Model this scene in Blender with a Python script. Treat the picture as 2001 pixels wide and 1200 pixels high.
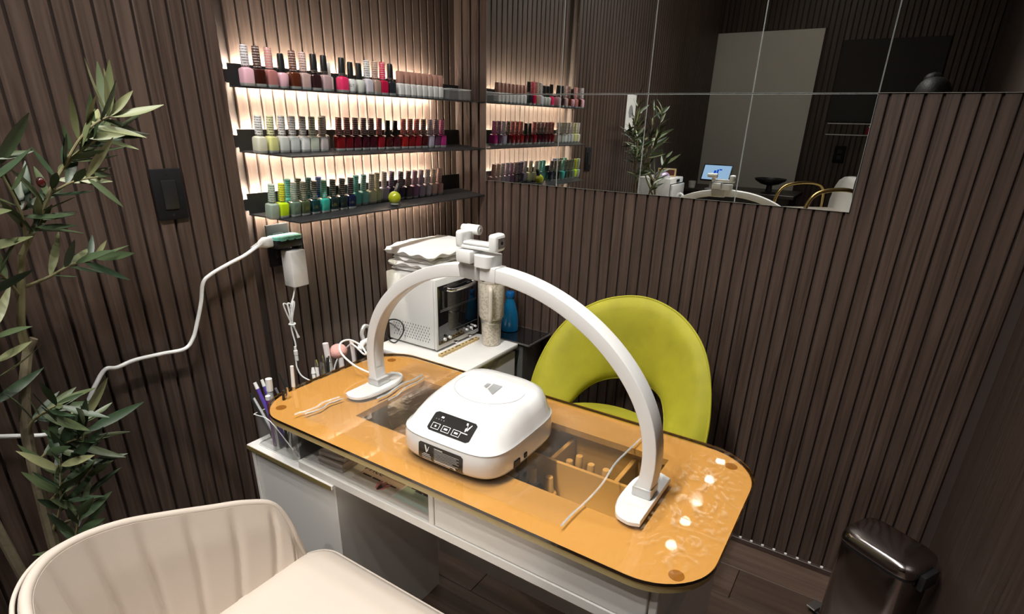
import bpy, bmesh, math, random
from mathutils import Vector, Matrix, Euler
from mathutils.bvhtree import BVHTree
R = math.radians
PI = math.pi
random.seed(7)
for o in list(bpy.data.objects):
    bpy.data.objects.remove(o, do_unlink=True)
SC = bpy.context.scene
COL = SC.collection

# ------------------------------------------------------------------ camera
cam_data = bpy.data.cameras.new('camera')
cam_data.sensor_fit = 'HORIZONTAL'; cam_data.sensor_width = 36.0
cam_data.lens = 1112.69 / 2001 * 36.0
cam_data.shift_y = (708.34 - 600.0) / 2001
cam_data.clip_start = 0.02
cam = bpy.data.objects.new('camera', cam_data)
cam.matrix_world = (Matrix.Translation((-1.8451, -1.4675, 1.3815)) @ Matrix.Rotation(-1.0020, 4, 'Z')
                    @ Matrix.Rotation(PI / 2 - 0.4012, 4, 'X') @ Matrix.Rotation(0.0248, 4, 'Z'))
COL.objects.link(cam); SC.camera = cam
# ------------------------------------------------------------------ world, exposure
w = bpy.data.worlds.new('world'); SC.world = w; w.use_nodes = True
w.node_tree.nodes['Background'].inputs[0].default_value = (0.9, 0.95, 1.0, 1)
w.node_tree.nodes['Background'].inputs[1].default_value = 0.02
vs = SC.view_settings
vs.view_transform = 'Standard'; vs.look = 'None'; vs.gamma = 1.0; vs.use_curve_mapping = False
vs.exposure = 0.22
SPOT_POWER = 45.0
LED_POWER = 800.0

# ------------------------------------------------------------------ materials
def nt(name):
    m = bpy.data.materials.new(name); m.use_nodes = True
    return m, m.node_tree.nodes, m.node_tree.links
def sset(b, key, val):
    if key in b.inputs: b.inputs[key].default_value = val
def mat(name, col, rough=0.5, metal=0.0, coat=0.0, spec=0.5, emit=None, estr=0.0, sheen=0.0, bump=0.0, bscale=200.0, var=0.0, vscale=8.0, trans=0.0, sss=0.0):
    m, N, L = nt(name); b = N['Principled BSDF']
    c = (col[0], col[1], col[2], 1)
    b.inputs['Base Color'].default_value = c
    b.inputs['Roughness'].default_value = rough; b.inputs['Metallic'].default_value = metal
    sset(b, 'Coat Weight', coat); sset(b, 'Coat Roughness', 0.05); sset(b, 'Specular IOR Level', spec)
    sset(b, 'Transmission Weight', trans)
    if sheen:
        sset(b, 'Sheen Weight', sheen); sset(b, 'Sheen Roughness', 0.35); sset(b, 'Sheen Tint', (min(1, col[0]*1.6+.1), min(1, col[1]*1.6+.1), min(1, col[2]*1.6+.05), 1))
    if emit: sset(b, 'Emission Color', (*emit, 1)); sset(b, 'Emission Strength', estr)
    tc = N.new('ShaderNodeTexCoord')
    if bump:
        n = N.new('ShaderNodeTexNoise'); n.inputs['Scale'].default_value = bscale; n.inputs['Detail'].default_value = 4
        bp = N.new('ShaderNodeBump'); bp.inputs['Strength'].default_value = bump; bp.inputs['Distance'].default_value = 0.002
        L.new(tc.outputs['Object'], n.inputs['Vector']); L.new(n.outputs['Fac'], bp.inputs['Height']); L.new(bp.outputs['Normal'], b.inputs['Normal'])
    if var:
        n = N.new('ShaderNodeTexNoise'); n.inputs['Scale'].default_value = vscale; n.inputs['Detail'].default_value = 5
        mx = N.new('ShaderNodeMix'); mx.data_type = 'RGBA'
        mx.inputs['A'].default_value = tuple(x * (1 - var) for x in col) + (1,); mx.inputs['B'].default_value = tuple(min(1, x * (1 + var)) for x in col) + (1,)
        L.new(tc.outputs['Object'], n.inputs['Vector']); L.new(n.outputs['Fac'], mx.inputs['Factor']); L.new(mx.outputs['Result'], b.inputs['Base Color'])
    return m
def outer_only(N, L, fr):
    """fresnel that counts on the outer face of a sheet only"""
    ge = N.new('ShaderNodeNewGeometry'); iv = N.new('ShaderNodeMath'); iv.operation = 'SUBTRACT'; iv.inputs[0].default_value = 1.0
    L.new(ge.outputs['Backfacing'], iv.inputs[1]); ml = N.new('ShaderNodeMath'); ml.operation = 'MULTIPLY'
    L.new(fr.outputs[0], ml.inputs[0]); L.new(iv.outputs[0], ml.inputs[1]); return ml.outputs[0]
def clear(name, tint, rough=0.03, ior=1.45, gloss=1.0, bump=0.0, bscale=20.0, haze=0.0):
    """thin sheet of glass or acrylic: tinted see-through plus a fresnel gloss"""
    m, N, L = nt(name); N.remove(N['Principled BSDF'])
    out = N['Material Output']
    t = N.new('ShaderNodeBsdfTransparent'); t.inputs[0].default_value = (*[math.sqrt(v) for v in tint], 1)   # two faces per sheet
    g = N.new('ShaderNodeBsdfGlossy'); g.inputs['Roughness'].default_value = rough; g.inputs['Color'].default_value = (gloss, gloss, gloss, 1)
    fr = N.new('ShaderNodeFresnel'); fr.inputs['IOR'].default_value = ior
    mx = N.new('ShaderNodeMixShader'); L.new(outer_only(N, L, fr), mx.inputs[0]); L.new(t.outputs[0], mx.inputs[1]); L.new(g.outputs[0], mx.inputs[2])
    last = mx
    if haze:
        d = N.new('ShaderNodeBsdfDiffuse'); d.inputs[0].default_value = (.9, .9, .88, 1); haze = haze / 2
        m2 = N.new('ShaderNodeMixShader'); m2.inputs[0].default_value = haze
        L.new(mx.outputs[0], m2.inputs[1]); L.new(d.outputs[0], m2.inputs[2]); last = m2
    if bump:
        tc = N.new('ShaderNodeTexCoord'); n = N.new('ShaderNodeTexNoise'); n.inputs['Scale'].default_value = bscale; n.inputs['Detail'].default_value = 3
        bp = N.new('ShaderNodeBump'); bp.inputs['Strength'].default_value = bump; bp.inputs['Distance'].default_value = 0.004
        L.new(tc.outputs['Object'], n.inputs['Vector']); L.new(n.outputs['Fac'], bp.inputs['Height'])
        L.new(bp.outputs[0], g.inputs['Normal']); L.new(bp.outputs[0], fr.inputs['Normal'])
    L.new(last.outputs[0], out.inputs['Surface'])
    return m
def wood(name, dark, light, rough=0.45, axis='Z', scale=1.0, rnd=0.35, bump=0.25):
    """straight grained wood; the grain runs along the given object axis"""
    m, N, L = nt(name); b = N['Principled BSDF']; b.inputs['Roughness'].default_value = rough
    tc = N.new('ShaderNodeTexCoord'); oi = N.new('ShaderNodeObjectInfo')
    mp = N.new('ShaderNodeMapping')
    s = {'Z': (70, 70, 2.2), 'Y': (45, 2.0, 45), 'X': (2.0, 45, 45)}[axis]
    mp.inputs['Scale'].default_value = tuple(v * scale for v in s)
    add = N.new('ShaderNodeVectorMath'); add.operation = 'ADD'
    mul = N.new('ShaderNodeMath'); mul.operation = 'MULTIPLY'; mul.inputs[1].default_value = 37.0
    L.new(oi.outputs['Random'], mul.inputs[0]); L.new(tc.outputs['Object'], mp.inputs['Vector'])
    L.new(mp.outputs[0], add.inputs[0]); L.new(mul.outputs[0], add.inputs[1])
    n = N.new('ShaderNodeTexNoise'); n.inputs['Scale'].default_value = 1.0; n.inputs['Detail'].default_value = 6; n.inputs['Distortion'].default_value = 1.4
    L.new(add.outputs[0], n.inputs['Vector'])
    cr = N.new('ShaderNodeValToRGB'); e = cr.color_ramp
    e.elements[0].position = .3; e.elements[0].color = (*dark, 1); e.elements[1].position = .72; e.elements[1].color = (*light, 1)
    L.new(n.outputs['Fac'], cr.inputs['Fac'])
    hs = N.new('ShaderNodeHueSaturation'); mr = N.new('ShaderNodeMapRange')
    mr.inputs['To Min'].default_value = 1 - rnd; mr.inputs['To Max'].default_value = 1 + rnd
    L.new(oi.outputs['Random'], mr.inputs['Value']); L.new(mr.outputs[0], hs.inputs['Value']); L.new(cr.outputs[0], hs.inputs['Color'])
    L.new(hs.outputs[0], b.inputs['Base Color'])
    bp = N.new('ShaderNodeBump'); bp.inputs['Strength'].default_value = bump; bp.inputs['Distance'].default_value = 0.0015
    L.new(n.outputs['Fac'], bp.inputs['Height']); L.new(bp.outputs[0], b.inputs['Normal'])
    return m
def emis(name, col, s):
    m, N, L = nt(name); N.remove(N['Principled BSDF'])
    e = N.new('ShaderNodeEmission'); e.inputs[0].default_value = (*col, 1); e.inputs[1].default_value = s
    L.new(e.outputs[0], N['Material Output'].inputs['Surface']); return m
def stripes(name, base, ink, freq, width=.5, rough=.35, axis='Z'):
    """printed rings round a bottle cap"""
    m, N, L = nt(name); b = N['Principled BSDF']; b.inputs['Roughness'].default_value = rough; sset(b, 'Coat Weight', .3)
    tc = N.new('ShaderNodeTexCoord'); sp = N.new('ShaderNodeSeparateXYZ'); L.new(tc.outputs['Object'], sp.inputs[0])
    mu = N.new('ShaderNodeMath'); mu.operation = 'MULTIPLY'; mu.inputs[1].default_value = freq; L.new(sp.outputs[axis], mu.inputs[0])
    fc = N.new('ShaderNodeMath'); fc.operation = 'FRACT'; L.new(mu.outputs[0], fc.inputs[0])
    lt = N.new('ShaderNodeMath'); lt.operation = 'LESS_THAN'; lt.inputs[1].default_value = width; L.new(fc.outputs[0], lt.inputs[0])
    n = N.new('ShaderNodeTexNoise'); n.inputs['Scale'].default_value = 420; L.new(tc.outputs['Object'], n.inputs['Vector'])
    g2 = N.new('ShaderNodeMath'); g2.operation = 'GREATER_THAN'; g2.inputs[1].default_value = .45; L.new(n.outputs['Fac'], g2.inputs[0])
    ml = N.new('ShaderNodeMath'); ml.operation = 'MULTIPLY'; L.new(lt.outputs[0], ml.inputs[0]); L.new(g2.outputs[0], ml.inputs[1])
    mx = N.new('ShaderNodeMix'); mx.data_type = 'RGBA'; mx.inputs['A'].default_value = (*base, 1); mx.inputs['B'].default_value = (*ink, 1)
    L.new(ml.outputs[0], mx.inputs['Factor']); L.new(mx.outputs['Result'], b.inputs['Base Color']); return m

MT = {}
MT['slat'] = wood('slat wood', (.042, .0255, .0190), (.096, .064, .050), .46, 'Z', 1.0, .07, .35)
MT['slat_back'] = mat('slat backing', (.045, .03, .024), .8)
MT['plain_wood'] = wood('plain dark wood', (.036, .022, .016), (.074, .049, .038), .5, 'Z', .8, .05, .4)
MT['floor'] = wood('floor plank wood', (.075, .045, .033), (.14, .092, .068), .42, 'Y', .8, .22, .15)
MT['floor_base'] = mat('floor seam', (.03, .02, .015), .8)
MT['ceiling'] = mat('ceiling paint', (.55, .54, .52), .9)
MT['base'] = wood('baseboard wood', (.05, .03, .024), (.09, .06, .05), .45, 'Y', 1, .05)
MT['gap_white'] = mat('white gap filler', (.75, .74, .72), .7)
def mirror_mat():
    m, N, L = nt('mirror silver'); N.remove(N['Principled BSDF'])
    g = N.new('ShaderNodeBsdfGlossy'); g.inputs['Color'].default_value = (.76, .77, .755, 1); g.inputs['Roughness'].default_value = 0.0
    L.new(g.outputs[0], N['Material Output'].inputs['Surface']); return m
MT['mirror'] = mirror_mat()
MT['mirror_edge'] = mat('mirror ground edge', (.62, .66, .64), .25, .3)
MT['black_metal'] = mat('black powder coated metal', (.03, .03, .032), .36, .3, bump=.15, bscale=900)
MT['black_plastic'] = mat('black plastic', (.012, .012, .013), .38)
MT['black_matte'] = mat('black matte plastic', (.006, .006, .007), .7, spec=.2)
MT['white_lam'] = mat('white laminate', (.78, .77, .74), .32, coat=.1)
MT['white_top'] = mat('white marble look laminate', (.84, .83, .81), .25, coat=.2, var=.06, vscale=14)
MT['board_white'] = mat('pale board under glass', (.60, .58, .545), .5)
MT['brown_edge'] = mat('olive brown edge band', (.20, .155, .06), .4)
MT['gold_edge'] = mat('tan edge band', (.46, .36, .17), .4)
MT['white_gloss'] = mat('white glossy plastic', (.76, .76, .75), .14, coat=.5)
MT['white_satin'] = mat('white satin plastic', (.76, .76, .745), .32)
MT['white_alu'] = mat('white painted aluminium', (.74, .735, .72), .28)
MT['grey_alu'] = mat('silver grey collar', (.60, .60, .59), .3, .4)
MT['grey_line'] = mat('thin grey seam', (.38, .38, .37), .5)
MT['chrome'] = mat('chrome', (.85, .85, .85), .08, 1.0)
MT['steel'] = mat('brushed steel', (.6, .6, .6), .28, 1.0)
MT['dark_steel'] = mat('dark bronze steel', (.42, .38, .37), .17, 1.0)
MT['gold'] = mat('gold metal', (.75, .55, .22), .25, 1.0)
MT['black_glass'] = mat('black glass', (.008, .008, .009), .04, coat=1.0)
MT['acrylic'] = clear('clear acrylic', (.93, .935, .93), .03, 1.5, 1.0, haze=.10)
MT['window'] = clear('clear display window', (.975, .975, .97), .02, 1.25, .8)
MT['acrylic_edge'] = mat('acrylic edge', (.82, .84, .83), .15, coat=.5)
MT['cushion_cream'] = mat('cream vegan leather', (.62, .545, .475), .5, bump=.12, bscale=700)
MT['green_velvet'] = mat('chartreuse velvet', (.40, .375, .022), .7, sheen=.5, bump=.2, bscale=500, var=.30, vscale=11)
MT['white_cable'] = mat('white cable', (.88, .90, .90), .35)
MT['black_cable'] = mat('black cable', (.01, .01, .01), .4)
MT['mint'] = mat('mint plastic', (.20, .66, .55), .4)
MT['towel'] = mat('white terry towel', (.92, .92, .91), .95, bump=.3, bscale=330)
MT['stem'] = mat('olive stem', (.18, .16, .075), .7, var=.3, vscale=60)
MT['trunk'] = mat('olive trunk', (.14, .115, .07), .8, bump=.4, bscale=90, var=.3, vscale=40)
MT['soil'] = mat('dark moss', (.03, .025, .015), .95)
MT['pot'] = mat('black planter', (.02, .02, .02), .5)
MT['olive'] = mat('dark olive fruit', (.06, .008, .008), .25, coat=.5)
MT['paper'] = mat('white paper', (.80, .79, .77), .8)
MT['ink'] = mat('black print', (.02, .02, .02), .7)
MT['panel_black'] = mat('dark charcoal panel', (.022, .021, .020), .22, coat=.4)
MT['print_white'] = mat('white print', (.82, .82, .80), .5)
MT['print_grey'] = mat('grey print', (.30, .31, .31), .5)
MT['bamboo'] = mat('pale bamboo', (.62, .46, .22), .5)
MT['drawer_inside'] = mat('white drawer inside', (.70, .69, .67), .55)
MT['dark_tray'] = mat('dark tray', (.05, .045, .045), .5, var=.4, vscale=25)
MT['rubber'] = mat('black rubber', (.015, .015, .015), .8)
MT['door_grey'] = mat('pale grey door', (.72, .70, .64), .6)
MT['skin'] = mat('skin', (.55, .36, .27), .5)
MT['hair'] = mat('black hair', (.010, .008, .007), .6, bump=.8, bscale=120)
MT['dark_cloth'] = mat('black clothing', (.02, .02, .022), .85)
MT['counter_dark'] = mat('dark counter laminate', (.035, .028, .024), .4)
MT['beige_seat'] = mat('taupe cushion', (.42, .37, .32), .6)
MT['pink_pad'] = mat('pink foam', (.78, .42, .36), .8)
MT['led'] = emis('led strip glow', (1.0, .91, .74), LED_POWER)
MT['led_house'] = mat('led diffuser tray', (.6, .6, .58), .5)
MT['spot_disc'] = emis('spotlight lens glow', (1.0, .94, .84), 60.0)

def amber_glass():
    m, N, L = nt('amber table glass'); N.remove(N['Principled BSDF']); out = N['Material Output']
    t = N.new('ShaderNodeBsdfTransparent'); t.inputs[0].default_value = (*[math.sqrt(v) for v in (.97, .69, .35)], 1)
    g = N.new('ShaderNodeBsdfGlossy')
    tc = N.new('ShaderNodeTexCoord'); n = N.new('ShaderNodeTexNoise'); n.inputs['Scale'].default_value = 9; n.inputs['Detail'].default_value = 6; n.inputs['Distortion'].default_value = 2.5
    mr = N.new('ShaderNodeMapRange'); mr.inputs['From Min'].default_value = .45; mr.inputs['From Max'].default_value = .75; mr.inputs['To Min'].default_value = .02; mr.inputs['To Max'].default_value = .13
    L.new(tc.outputs['Object'], n.inputs['Vector']); L.new(n.outputs['Fac'], mr.inputs['Value']); L.new(mr.outputs[0], g.inputs['Roughness'])
    fr = N.new('ShaderNodeFresnel'); fr.inputs['IOR'].default_value = 1.5
    mx = N.new('ShaderNodeMixShader'); L.new(outer_only(N, L, fr), mx.inputs[0]); L.new(t.outputs[0], mx.inputs[1]); L.new(g.outputs[0], mx.inputs[2])
    # hand smears at the free end, whitened by glare mixed into the colour
    n2 = N.new('ShaderNodeTexNoise'); n2.inputs['Scale'].default_value = 13; n2.inputs['Detail'].default_value = 7; n2.inputs['Distortion'].default_value = 5.0; n2.inputs['Roughness'].default_value = .65
    L.new(tc.outputs['Object'], n2.inputs['Vector'])
    r2 = N.new('ShaderNodeMapRange'); r2.inputs['From Min'].default_value = .50; r2.inputs['From Max'].default_value = .72; r2.inputs['To Max'].default_value = .34; L.new(n2.outputs['Fac'], r2.inputs['Value'])
    sp = N.new('ShaderNodeSeparateXYZ'); L.new(tc.outputs['Object'], sp.inputs[0])
    vd = N.new('ShaderNodeVectorMath'); vd.operation = 'DISTANCE'; vd.inputs[1].default_value = (-.93, -1.285, .74)
    ms = N.new('ShaderNodeVectorMath'); ms.operation = 'MULTIPLY_ADD'; ms.inputs[1].default_value = (.55, 1.5, 1); ms.inputs[2].default_value = (-.93 * .45, 1.285 * .5, 0)
    L.new(tc.outputs['Object'], ms.inputs[0]); L.new(ms.outputs[0], vd.inputs[0])
    r3 = N.new('ShaderNodeMapRange'); r3.inputs['From Min'].default_value = .05; r3.inputs['From Max'].default_value = .13; r3.inputs['To Min'].default_value = 1; r3.inputs['To Max'].default_value = 0.04; L.new(vd.outputs['Value'], r3.inputs['Value'])
    m3 = N.new('ShaderNodeMath'); m3.operation = 'MULTIPLY'; L.new(r2.outputs[0], m3.inputs[0]); L.new(r3.outputs[0], m3.inputs[1])
    df = N.new('ShaderNodeBsdfDiffuse'); df.inputs[0].default_value = (.86, .80, .70, 1)
    mz = N.new('ShaderNodeMixShader'); L.new(m3.outputs[0], mz.inputs[0]); L.new(mx.outputs[0], mz.inputs[1]); L.new(df.outputs[0], mz.inputs[2])
    L.new(mz.outputs[0], out.inputs['Surface']); return m
MT['amber'] = amber_glass()
MT['amber_edge'] = mat('dark glass edge', (.02, .012, .006), .2, coat=.5)
MT['film'] = clear('clear vinyl sheet', (.985, .985, .98), .06, 1.42, 1.0, bump=.35, bscale=26, haze=.02)
MT['film_edge_glare'] = clear('curled vinyl edge with painted glare', (.93, .93, .90), .12, 1.6, 1.0, bump=.6, bscale=70, haze=.6)  # white haze paints bright highlights onto the curls
def leopard():
    m, N, L = nt('leopard print'); b = N['Principled BSDF']; b.inputs['Roughness'].default_value = .35
    tc = N.new('ShaderNodeTexCoord'); v = N.new('ShaderNodeTexVoronoi'); v.inputs['Scale'].default_value = 135
    n = N.new('ShaderNodeTexNoise'); n.inputs['Scale'].default_value = 160
    L.new(tc.outputs['Object'], v.inputs['Vector']); L.new(tc.outputs['Object'], n.inputs['Vector'])
    ad = N.new('ShaderNodeMath'); ad.operation = 'MULTIPLY_ADD'; ad.inputs[1].default_value = .35; L.new(n.outputs['Fac'], ad.inputs[0]); L.new(v.outputs['Distance'], ad.inputs[2])
    cr = N.new('ShaderNodeValToRGB'); e = cr.color_ramp; e.interpolation = 'CONSTANT'
    e.elements[0].color = (.62, .55, .44, 1); e.elements[0].position = 0
    e.elements[1].color = (.44, .39, .31, 1); e.elements[1].position = .42
    k = e.elements.new(.60); k.color = (.68, .62, .52, 1)
    L.new(ad.outputs[0], cr.inputs[0]); L.new(cr.outputs[0], b.inputs['Base Color']); return m
MT['leopard'] = leopard()
def leafmat(name, c1, c2):
    m, N, L = nt(name); b = N['Principled BSDF']; b.inputs['Roughness'].default_value = .45; sset(b, 'Subsurface Weight', 0.0)
    oi = N.new('ShaderNodeObjectInfo'); mx = N.new('ShaderNodeMix'); mx.data_type = 'RGBA'
    mx.inputs['A'].default_value = (*c1, 1); mx.inputs['B'].default_value = (*c2, 1)
    L.new(oi.outputs['Random'], mx.inputs['Factor']); L.new(mx.outputs['Result'], b.inputs['Base Color']); return m
MT['leaf'] = leafmat('olive leaf', (.022, .048, .022), (.090, .118, .050))
MT['leaf_pale'] = leafmat('young olive leaf', (.15, .18, .08), (.27, .28, .14))

# ------------------------------------------------------------------ mesh helpers
class MB:
    def __init__(s): s.v = []; s.f = []
    def add(s, vs_, fs_):
        k = len(s.v); s.v += [tuple(v) for v in vs_]; s.f += [tuple(i + k for i in f) for f in fs_]; return s
    def box(s, x0, x1, y0, y1, z0, z1):
        x0, x1 = min(x0, x1), max(x0, x1); y0, y1 = min(y0, y1), max(y0, y1); z0, z1 = min(z0, z1), max(z0, z1)
        return s.add([(x0, y0, z0), (x1, y0, z0), (x1, y1, z0), (x0, y1, z0), (x0, y0, z1), (x1, y0, z1), (x1, y1, z1), (x0, y1, z1)],
                     [(0, 3, 2, 1), (4, 5, 6, 7), (0, 1, 5, 4), (1, 2, 6, 5), (2, 3, 7, 6), (3, 0, 4, 7)])
    def rbox(s, x0, x1, y0, y1, z0, z1, r=.004, seg=2):
        bm = bmesh.new(); bmesh.ops.create_cube(bm, size=1)
        for v in bm.verts:
            v.co = Vector(((x0 + x1) / 2 + v.co.x * abs(x1 - x0), (y0 + y1) / 2 + v.co.y * abs(y1 - y0), (z0 + z1) / 2 + v.co.z * abs(z1 - z0)))
        r = min(r, .49 * min(abs(x1 - x0), abs(y1 - y0), abs(z1 - z0)))
        bmesh.ops.bevel(bm, geom=bm.edges[:], offset=r, segments=seg, profile=.5, affect='EDGES')
        bm.verts.index_update()
        s.add([v.co[:] for v in bm.verts], [[v.index for v in f.verts] for f in bm.faces]); bm.free(); return s
    def loft(s, rings, cap0=True, cap1=True, closed=False):
        n = len(rings[0]); vs_ = [p for r in rings for p in r]; fs_ = []
        m = len(rings)
        for i in range(m if closed else m - 1):
            a, b = i * n, ((i + 1) % m) * n
            for j in range(n):
                k = (j + 1) % n; fs_.append((a + j, a + k, b + k, b + j))
        if not closed:
            if cap0: fs_.append(tuple(range(n - 1, -1, -1)))
            if cap1: fs_.append(tuple((m - 1) * n + j for j in range(n)))
        return s.add(vs_, fs_)
    def lathe(s, prof, n=20, c=(0, 0, 0)):
        rings = [[(c[0] + r * math.cos(2 * PI * j / n), c[1] + r * math.sin(2 * PI * j / n), c[2] + z) for j in range(n)] for r, z in prof]
        return s.loft(rings)
    def cyl(s, p0, p1, r0, r1=None, n=12):
        return s.tube([p0, p1], [r0, r0 if r1 is None else r1], n)
    def tube(s, path, r, n=8, closed=False):
        P = [Vector(p) for p in path]; m = len(P)
        rr = r if isinstance(r, (list, tuple)) else [r] * m
        T = []
        for i in range(m):
            a = P[i - 1] if (i > 0 or closed) else P[i]; b = P[(i + 1) % m] if (i < m - 1 or closed) else P[i]
            T.append((b - a).normalized())
        u = T[0].orthogonal().normalized(); rings = []
        for i in range(m):
            u = (u - T[i] * u.dot(T[i]));
            u = u.normalized() if u.length > 1e-6 else T[i].orthogonal().normalized()
            w_ = T[i].cross(u)
            rings.append([tuple(P[i] + rr[i] * (math.cos(2 * PI * j / n) * u + math.sin(2 * PI * j / n) * w_)) for j in range(n)])
        return s.loft(rings, closed=closed)
    def sweep(s, path, prof, up):
        """sweep a 2D profile [(a,b)] along a path; a goes along 'up', b along up x tangent"""
        P = [Vector(p) for p in path]; m = len(P); U = Vector(up).normalized(); rings = []
        for i in range(m):
            T = (P[min(i + 1, m - 1)] - P[max(i - 1, 0)]).normalized(); B = U.cross(T).normalized()
            rings.append([tuple(P[i] + U * a + B * b) for a, b in prof])
        return s.loft(rings)
    def prism(s, poly, z0, z1):
        n = len(poly)
        return s.loft([[(x, y, z0) for x, y in poly], [(x, y, z1) for x, y in poly]])
    def xf(s, M):
        s.v = [tuple(M @ Vector(v)) for v in s.v]; return s
    def mesh(s, name, sharp=35):
        me = bpy.data.meshes.new(name); me.from_pydata(s.v, [], s.f)
        bm = bmesh.new(); bm.from_mesh(me); bmesh.ops.recalc_face_normals(bm, faces=bm.faces[:]); bm.to_mesh(me); bm.free()
        me.polygons.foreach_set('use_smooth', [True] * len(me.polygons))
        me.set_sharp_from_angle(angle=R(sharp)); me.update(); return me
def smooth_path(pts, k=6):
    """Catmull-Rom through the points"""
    P = [Vector(p) for p in pts]; out = []
    for i in range(len(P) - 1):
        a = P[i - 1] if i else P[i] * 2 - P[i + 1]; b, c = P[i], P[i + 1]; d = P[i + 2] if i + 2 < len(P) else c * 2 - b
        for j in range(k):
            t = j / k
            out.append(.5 * ((2 * b) + (c - a) * t + (2 * a - 5 * b + 4 * c - d) * t * t + (3 * b - a - 3 * c + d) * t ** 3))
    out.append(P[-1]); return [tuple(p) for p in out]
def rrect(x0, x1, y0, y1, r, n=8):
    out = []
    for cx, cy, a in ((x1 - r, y1 - r, 0), (x0 + r, y1 - r, 90), (x0 + r, y0 + r, 180), (x1 - r, y0 + r, 270)):
        out += [(cx + r * math.cos(R(a + 90 * i / n)), cy + r * math.sin(R(a + 90 * i / n))) for i in range(n + 1)]
    return out
def sring(cx, cy, hx, hy, z, n=4.0, k=32):
    """superellipse ring"""
    out = []
    for i in range(k):
        a = 2 * PI * i / k; c, s_ = math.cos(a), math.sin(a)
        x = cx + hx * math.copysign(abs(c) ** (2 / n), c); y = cy + hy * math.copysign(abs(s_) ** (2 / n), s_)
        out.append((x, y, z(x, y) if callable(z) else z))
    return out
# ------------------------------------------------------------------ object helpers
def link(name, me, m=None):
    o = bpy.data.objects.new(name, me); COL.objects.link(o)
    if m is not None and me is not None and not me.materials: me.materials.append(MT[m] if isinstance(m, str) else m)
    return o
def part(name, mb, m, parent, world=False, loc=None, rot=None, sharp=35):
    me = mb.mesh(name, sharp) if isinstance(mb, MB) else mb
    o = link(name, me, m); o.parent = parent
    if world: 
        q = parent.matrix_basis.copy()
        if parent.parent is not None: q = parent.parent.matrix_basis @ parent.matrix_parent_inverse @ q
        o.matrix_parent_inverse = q.inverted()
    if loc: o.location = loc
    if rot: o.rotation_euler = rot
    return o
def tag(o, label, cat=None, group=None, kind=None):
    o['label'] = label
    if cat: o['category'] = cat
    if group: o['group'] = group
    if kind: o['kind'] = kind
    return o
def thing(name, label, cat, loc=(0, 0, 0), rotz=0.0, group=None, kind=None):
    o = bpy.data.objects.new(name, None); COL.objects.link(o); o.empty_display_size = .05
    o.location = loc; o.rotation_euler = (0, 0, rotz); return tag(o, label, cat, group, kind)
def solo(name, mb, m, label, cat, loc=None, rot=None, group=None, kind=None, sharp=35):
    me = mb.mesh(name, sharp) if isinstance(mb, MB) else mb
    o = link(name, me, m)
    if loc: o.location = loc
    if rot: o.rotation_euler = rot
    return tag(o, label, cat, group, kind)
def structure(name, mb, m, label):
    return solo(name, mb, m, label, name.split('_')[0], kind='structure')
def dup(root):
    def cp(o, parent):
        c = o.copy(); COL.objects.link(c)
        if parent is not None: c.parent = parent; c.matrix_parent_inverse = o.matrix_parent_inverse.copy()
        for ch in [q for q in ALLKIDS.get(o.name, [])]: cp(ch, c)
        return c
    return cp(root, None)
ALLKIDS = {}
def register(root):
    for o in bpy.data.objects:
        if o.parent is not None: ALLKIDS.setdefault(o.parent.name, [])
    for o in list(bpy.data.objects):
        if o.parent is not None and o not in ALLKIDS[o.parent.name]: ALLKIDS[o.parent.name].append(o)
ORD = ['first', 'second', 'third', 'fourth', 'fifth', 'sixth', 'seventh', 'eighth', 'ninth', 'tenth', 'eleventh', 'twelfth', 'thirteenth', 'fourteenth', 'fifteenth', 'sixteenth', 'seventeenth', 'eighteenth', 'nineteenth', 'twentieth', 'twenty-first', 'twenty-second', 'twenty-third', 'twenty-fourth', 'twenty-fifth', 'twenty-sixth']
def text_verts(body, size):
    if body.startswith('#'):               # print too small to read: a row of word-long dashes
        ws = [int(c) for c in body[1:]]; tot = (sum(ws) + .7 * (len(ws) - 1)) * size * .5; x = -tot / 2; vs_, fs_ = [], []
        for c in ws:
            b = len(vs_); x1 = x + c * size * .5; h = size * .22
            vs_ += [(x, -h, 0), (x1, -h, 0), (x1, h, 0), (x, h, 0)]; fs_.append((b, b + 1, b + 2, b + 3)); x = x1 + .7 * size * .5
        return vs_, fs_
    cu = bpy.data.curves.new('lettering', 'FONT'); cu.body = body; cu.size = size; cu.align_x = 'CENTER'; cu.align_y = 'CENTER'; cu.resolution_u = 2
    o = bpy.data.objects.new('lettering', cu); COL.objects.link(o)
    dg = bpy.context.evaluated_depsgraph_get(); ev = o.evaluated_get(dg); me = ev.to_mesh()
    vs_ = [v.co[:] for v in me.vertices]; fs_ = [tuple(p.vertices) for p in me.polygons]
    ev.to_mesh_clear(); bpy.data.objects.remove(o, do_unlink=True); bpy.data.curves.remove(cu)
    return vs_, fs_

# =================================================================== THE ROOM
PITCH = 0.0377
XB, YN, ZC = -3.30, -1.80, 2.70          # back wall, near wall, ceiling
STEP = -0.932                            # the left wall steps back here behind the shelves
SEAM = 1.468; TILE = 0.305; TH = 0.2963; D0 = 0.1525

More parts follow.
